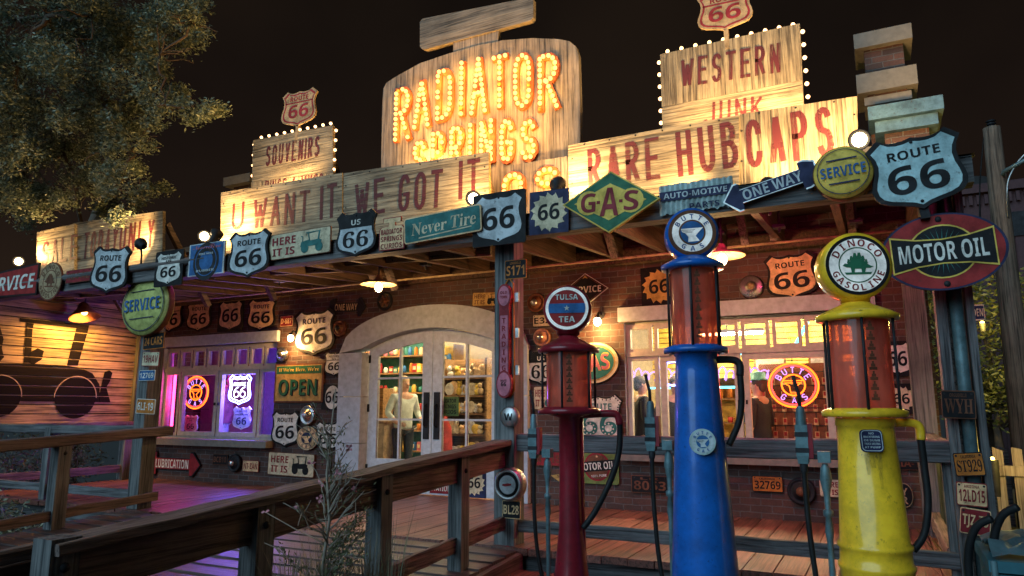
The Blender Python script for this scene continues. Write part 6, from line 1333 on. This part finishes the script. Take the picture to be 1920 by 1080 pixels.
# bare sapling in front of the ramp rail
SB = Vector((-2.60, 2.98, GZ)); T = thing('sapling', 'thin sapling with bare twigs and small needles in front of the ramp rail', 'sapling', SB)
st = MB(); tip = Vector((.03, 0, 1.80)); branch(st, (0, 0, 0), tip, .016, .003, 'twig', 8, .01); nd = MB(); fl = MB(); br = MB()
for i in range(40):
    f = .18 + .80 * i / 46; o = tip * f; a = random.uniform(0, 6.28); L = .44 * (1 - f * .6) * random.uniform(.6, 1.1); up = .4 + 1.1 * f; d = Vector((math.cos(a), math.sin(a), up)).normalized(); e = o + d * L; branch(br, o, e, .0055, .0018, 'twig', 4, .05)
    for k in range(5): g = o.lerp(e, random.uniform(.3, .95)); d2 = (d + Vector((random.gauss(0, .6), random.gauss(0, .6), random.gauss(0, .4)))).normalized(); e2 = g + d2 * L * .35; branch(br, g, e2, .003, .0012, 'twig', 2, .04)
    dens = 110 if f < .55 else 12
    for k in range(dens):
        g = o.lerp(e, random.uniform(.05, 1)) + Vector((random.gauss(0, 1), random.gauss(0, 1), random.gauss(0, 1))) * .022; a2 = (d + Vector((random.gauss(0, .8), random.gauss(0, .8), random.gauss(0, .8)))).normalized(); s = a2.orthogonal().normalized() * .0035; nd.add([g, g + a2 * .012 + s, g + a2 * .026, g + a2 * .012 - s], [(0, 1, 2, 3)], 'needle')
for u, v in ((602, 905), (632, 888), (600, 935), (640, 922), (665, 918), (550, 950), (497, 960), (655, 840), (583, 870)):
    c = PT(u, v, 3.72 + random.uniform(-.15, .15)) - SB
    for k in range(6): a2 = Vector((random.gauss(0, 1), random.gauss(0, 1), random.gauss(0, 1))).normalized(); s = a2.orthogonal().normalized() * .009; fl.add([c, c + a2 * .014 + s, c + a2 * .026, c + a2 * .014 - s], [(0, 1, 2, 3)], 'pinkflower')
    branch(br, c, Vector((0, 0, c.z - .15)), .002, .004, 'twig', 4, .05)
obj('trunk', st, T); obj('twig', br, T); obj('needle_foliage', nd, T); obj('blossom', fl, T)
for (u, v, t_, n, h, lab) in ((610, 1090, 3.6, 170, .42, 'dry grass tuft at the foot of the sapling'), (690, 1080, 3.9, 120, .40, 'dry grass tuft right of the sapling by the rail post'), (730, 1075, 4.2, 40, .62, 'tall green grass blades beside the ramp rail post'), (545, 1090, 3.4, 60, .34, 'dry grass tuft left of the sapling')):
    c = PT(u, v, t_); z0 = c.z - h * .45; grass_clump('grass_tuft', lab, (max(c.x, -3.05), c.y, z0), n, h, .16, 'straw' if n != 40 else 'leaf', 'grass', .0022, .55)
b = MB(); b.box((-2.5, 3.1, GZ + .2), (.8, 2.8, .4), 'soil'); obj('planter_bed', b, kind='structure')

# =================================================================== RIGHT SIDE
p0, p1 = P(1859, 240, 11.5), P(1928, 900, 11.5); T = thing('utility_pole', 'weathered round wooden utility pole at the right edge', 'pole', (p1.x, 11.5, GZ)); b = MB()
b.tube([(0, 0, 0), ((p0.x - p1.x) * .5, 0, 2.4), (p0.x - p1.x, 0, p0.z - GZ)], [.175, .145, .105], 'pole', 16); obj('shaft', b, T)
b = MB()
for k in range(3): b.lathe([(.05, 0), (.065, .015), (.05, .03)], 'iron', (p0.x - p1.x, 0, p0.z - GZ + .04 * k), 12)
obj('insulator', b, T)
b = MB()
for q in ((-.30, -.3), (-.24, -.2)): b.tube(smooth([(-.05, 0, p0.z - GZ - .1), (-.18, q[1] * .3, p0.z - GZ - .9), (q[0], q[1], p0.z - GZ - 1.9)]), .007, 'rubber', 5)
obj('cable', b, T)
a, e = P(1882, 322, 11.3), P(1960, 280, 11.3); T = thing('lamp_arm', 'curved steel street lamp bracket on the utility pole', 'street lamp', a); b = MB(); b.tube([(0, .2, -.02), (0, 0, 0), e - a], .03, 'pipe', 8); obj('arm', b, T); f = P(1888, 372, 11.3) - a; b = MB(); b.tube(smooth([(f.x, .1, f.z - .25), (f.x, 0, f.z), (f.x + .06, 0, f.z + .3), (f.x + .28, 0, f.z + .6), (f.x + .7, 0, f.z + .85)]), .014, 'silver', 6); obj('stay', b, T)
# picket fence
x0 = P(1836, 860, 9.0).x; T = thing('picket_fence', 'low pale picket fence right of the plate covered post', 'fence', (x0, 9.0, GZ)); rl = MB(); zt = P(1880, 838, 9.0).z - GZ; zr = P(1880, 882, 9.0).z - GZ
for k in range(16): b = MB(); b.prism([(k * .165 - .045, .08), (k * .165 + .045, .08), (k * .165 + .045, zt - .02 - .02 * (k % 2)), (k * .165 - .045, zt)], -.012, .012, 'picket'); obj('picket', b, T)
rl.box((1.2, -.03, zr), (2.7, .035, .10), 'picket'); rl.box((1.2, -.03, .25), (2.7, .035, .10), 'picket'); obj('rail', rl, T)
x0 = P(1820, 860, 12.5).x; T = thing('picket_fence', 'darker picket fence farther back by the trees', 'fence', (x0, 12.5, GZ)); zt = P(1870, 842, 12.5).z - GZ + .05
for k in range(16): b = MB(); b.prism([(k * .2 - .06, .05), (k * .2 + .06, .05), (k * .2 + .06, zt - .03 * (k % 3)), (k * .2 - .06, zt)], -.012, .012, 'rail_x'); obj('picket', b, T)
# far building
c = P(1850, 520, 24); T = thing('far_building', 'dim rose coloured building far behind the utility pole', 'building', (c.x, 24, GZ)); b = MB(); zt = P(1830, 345, 24).z - GZ; b.box((1.0, 1.5, zt / 2), (4.4, 3, zt), 'farwall'); obj('wall', b, T)  # pink light on the walls is put into their colour
b = MB(); b.box((1.0, -.04, zt - .2), (4.7, .3, .22), 'farwall')
for k in range(22): b.box((-.95 + k * .19, -.05, zt - .5), (.09, .12, .28), 'farwall')
obj('cornice', b, T); b = MB(); b.lathe([(.8, 0), (.75, .25), (.5, .5), (0, .65)], 'roofing', (.0, 1.4, zt), 20); obj('dome', b, T)
for k in range(3): b = MB(); b.box((-.3 + k * 1.2, -.02, zt - 1.3), (.4, .06, .7), 'iron'); obj('window', b, T)
for k in range(8): b = MB(); b.box((-1.1 + k * .6, -.03, zt * .45), (.1, .08, zt * .8), 'farwall'); obj('pilaster', b, T)
# dark teal bin and push handles, lower right
c = P(1905, 1010, 4.3); T = thing('push_cart', 'dark teal cart with crumpled cloth and black push handles, lower right corner', 'cart', (c.x + .13, c.y, GZ)); z = c.z - GZ + .10
b = MB(); b.box((0, 0, z * .42), (.50, .5, z * .78), 'tarp', tap=1.06); b.box((0, 0, z * .84), (.56, .56, .05), 'tarp'); obj('body', b, T)
b = MB(); n = 9; vs = []
for i in range(n):
    for j in range(n): vs.append((-.26 + .52 * i / (n - 1), -.26 + .52 * j / (n - 1), z * .87 + random.uniform(.0, .07)))
b.add(vs, [(i * n + j, (i + 1) * n + j, (i + 1) * n + j + 1, i * n + j + 1) for i in range(n - 1) for j in range(n - 1)], 'pipe', True); obj('cloth', b, T)
for dx, dz in ((-.22, .0), (-.33, -.06)): b = MB(); b.tube(smooth([(dx, 0, z * .55), (dx - .01, -.03, z * .86 + dz), (dx + .03, -.06, z + .0 + dz), (dx + .10, -.09, z + .06 + dz)]), .019, 'rubber', 10); obj('handle', b, T)
b = MB()
for sx in (-1, 1): b.tube([(sx * .24, -.27, 0), (sx * .26, -.28, z * .86)], .014, 'pipe', 6)
obj('frame', b, T)
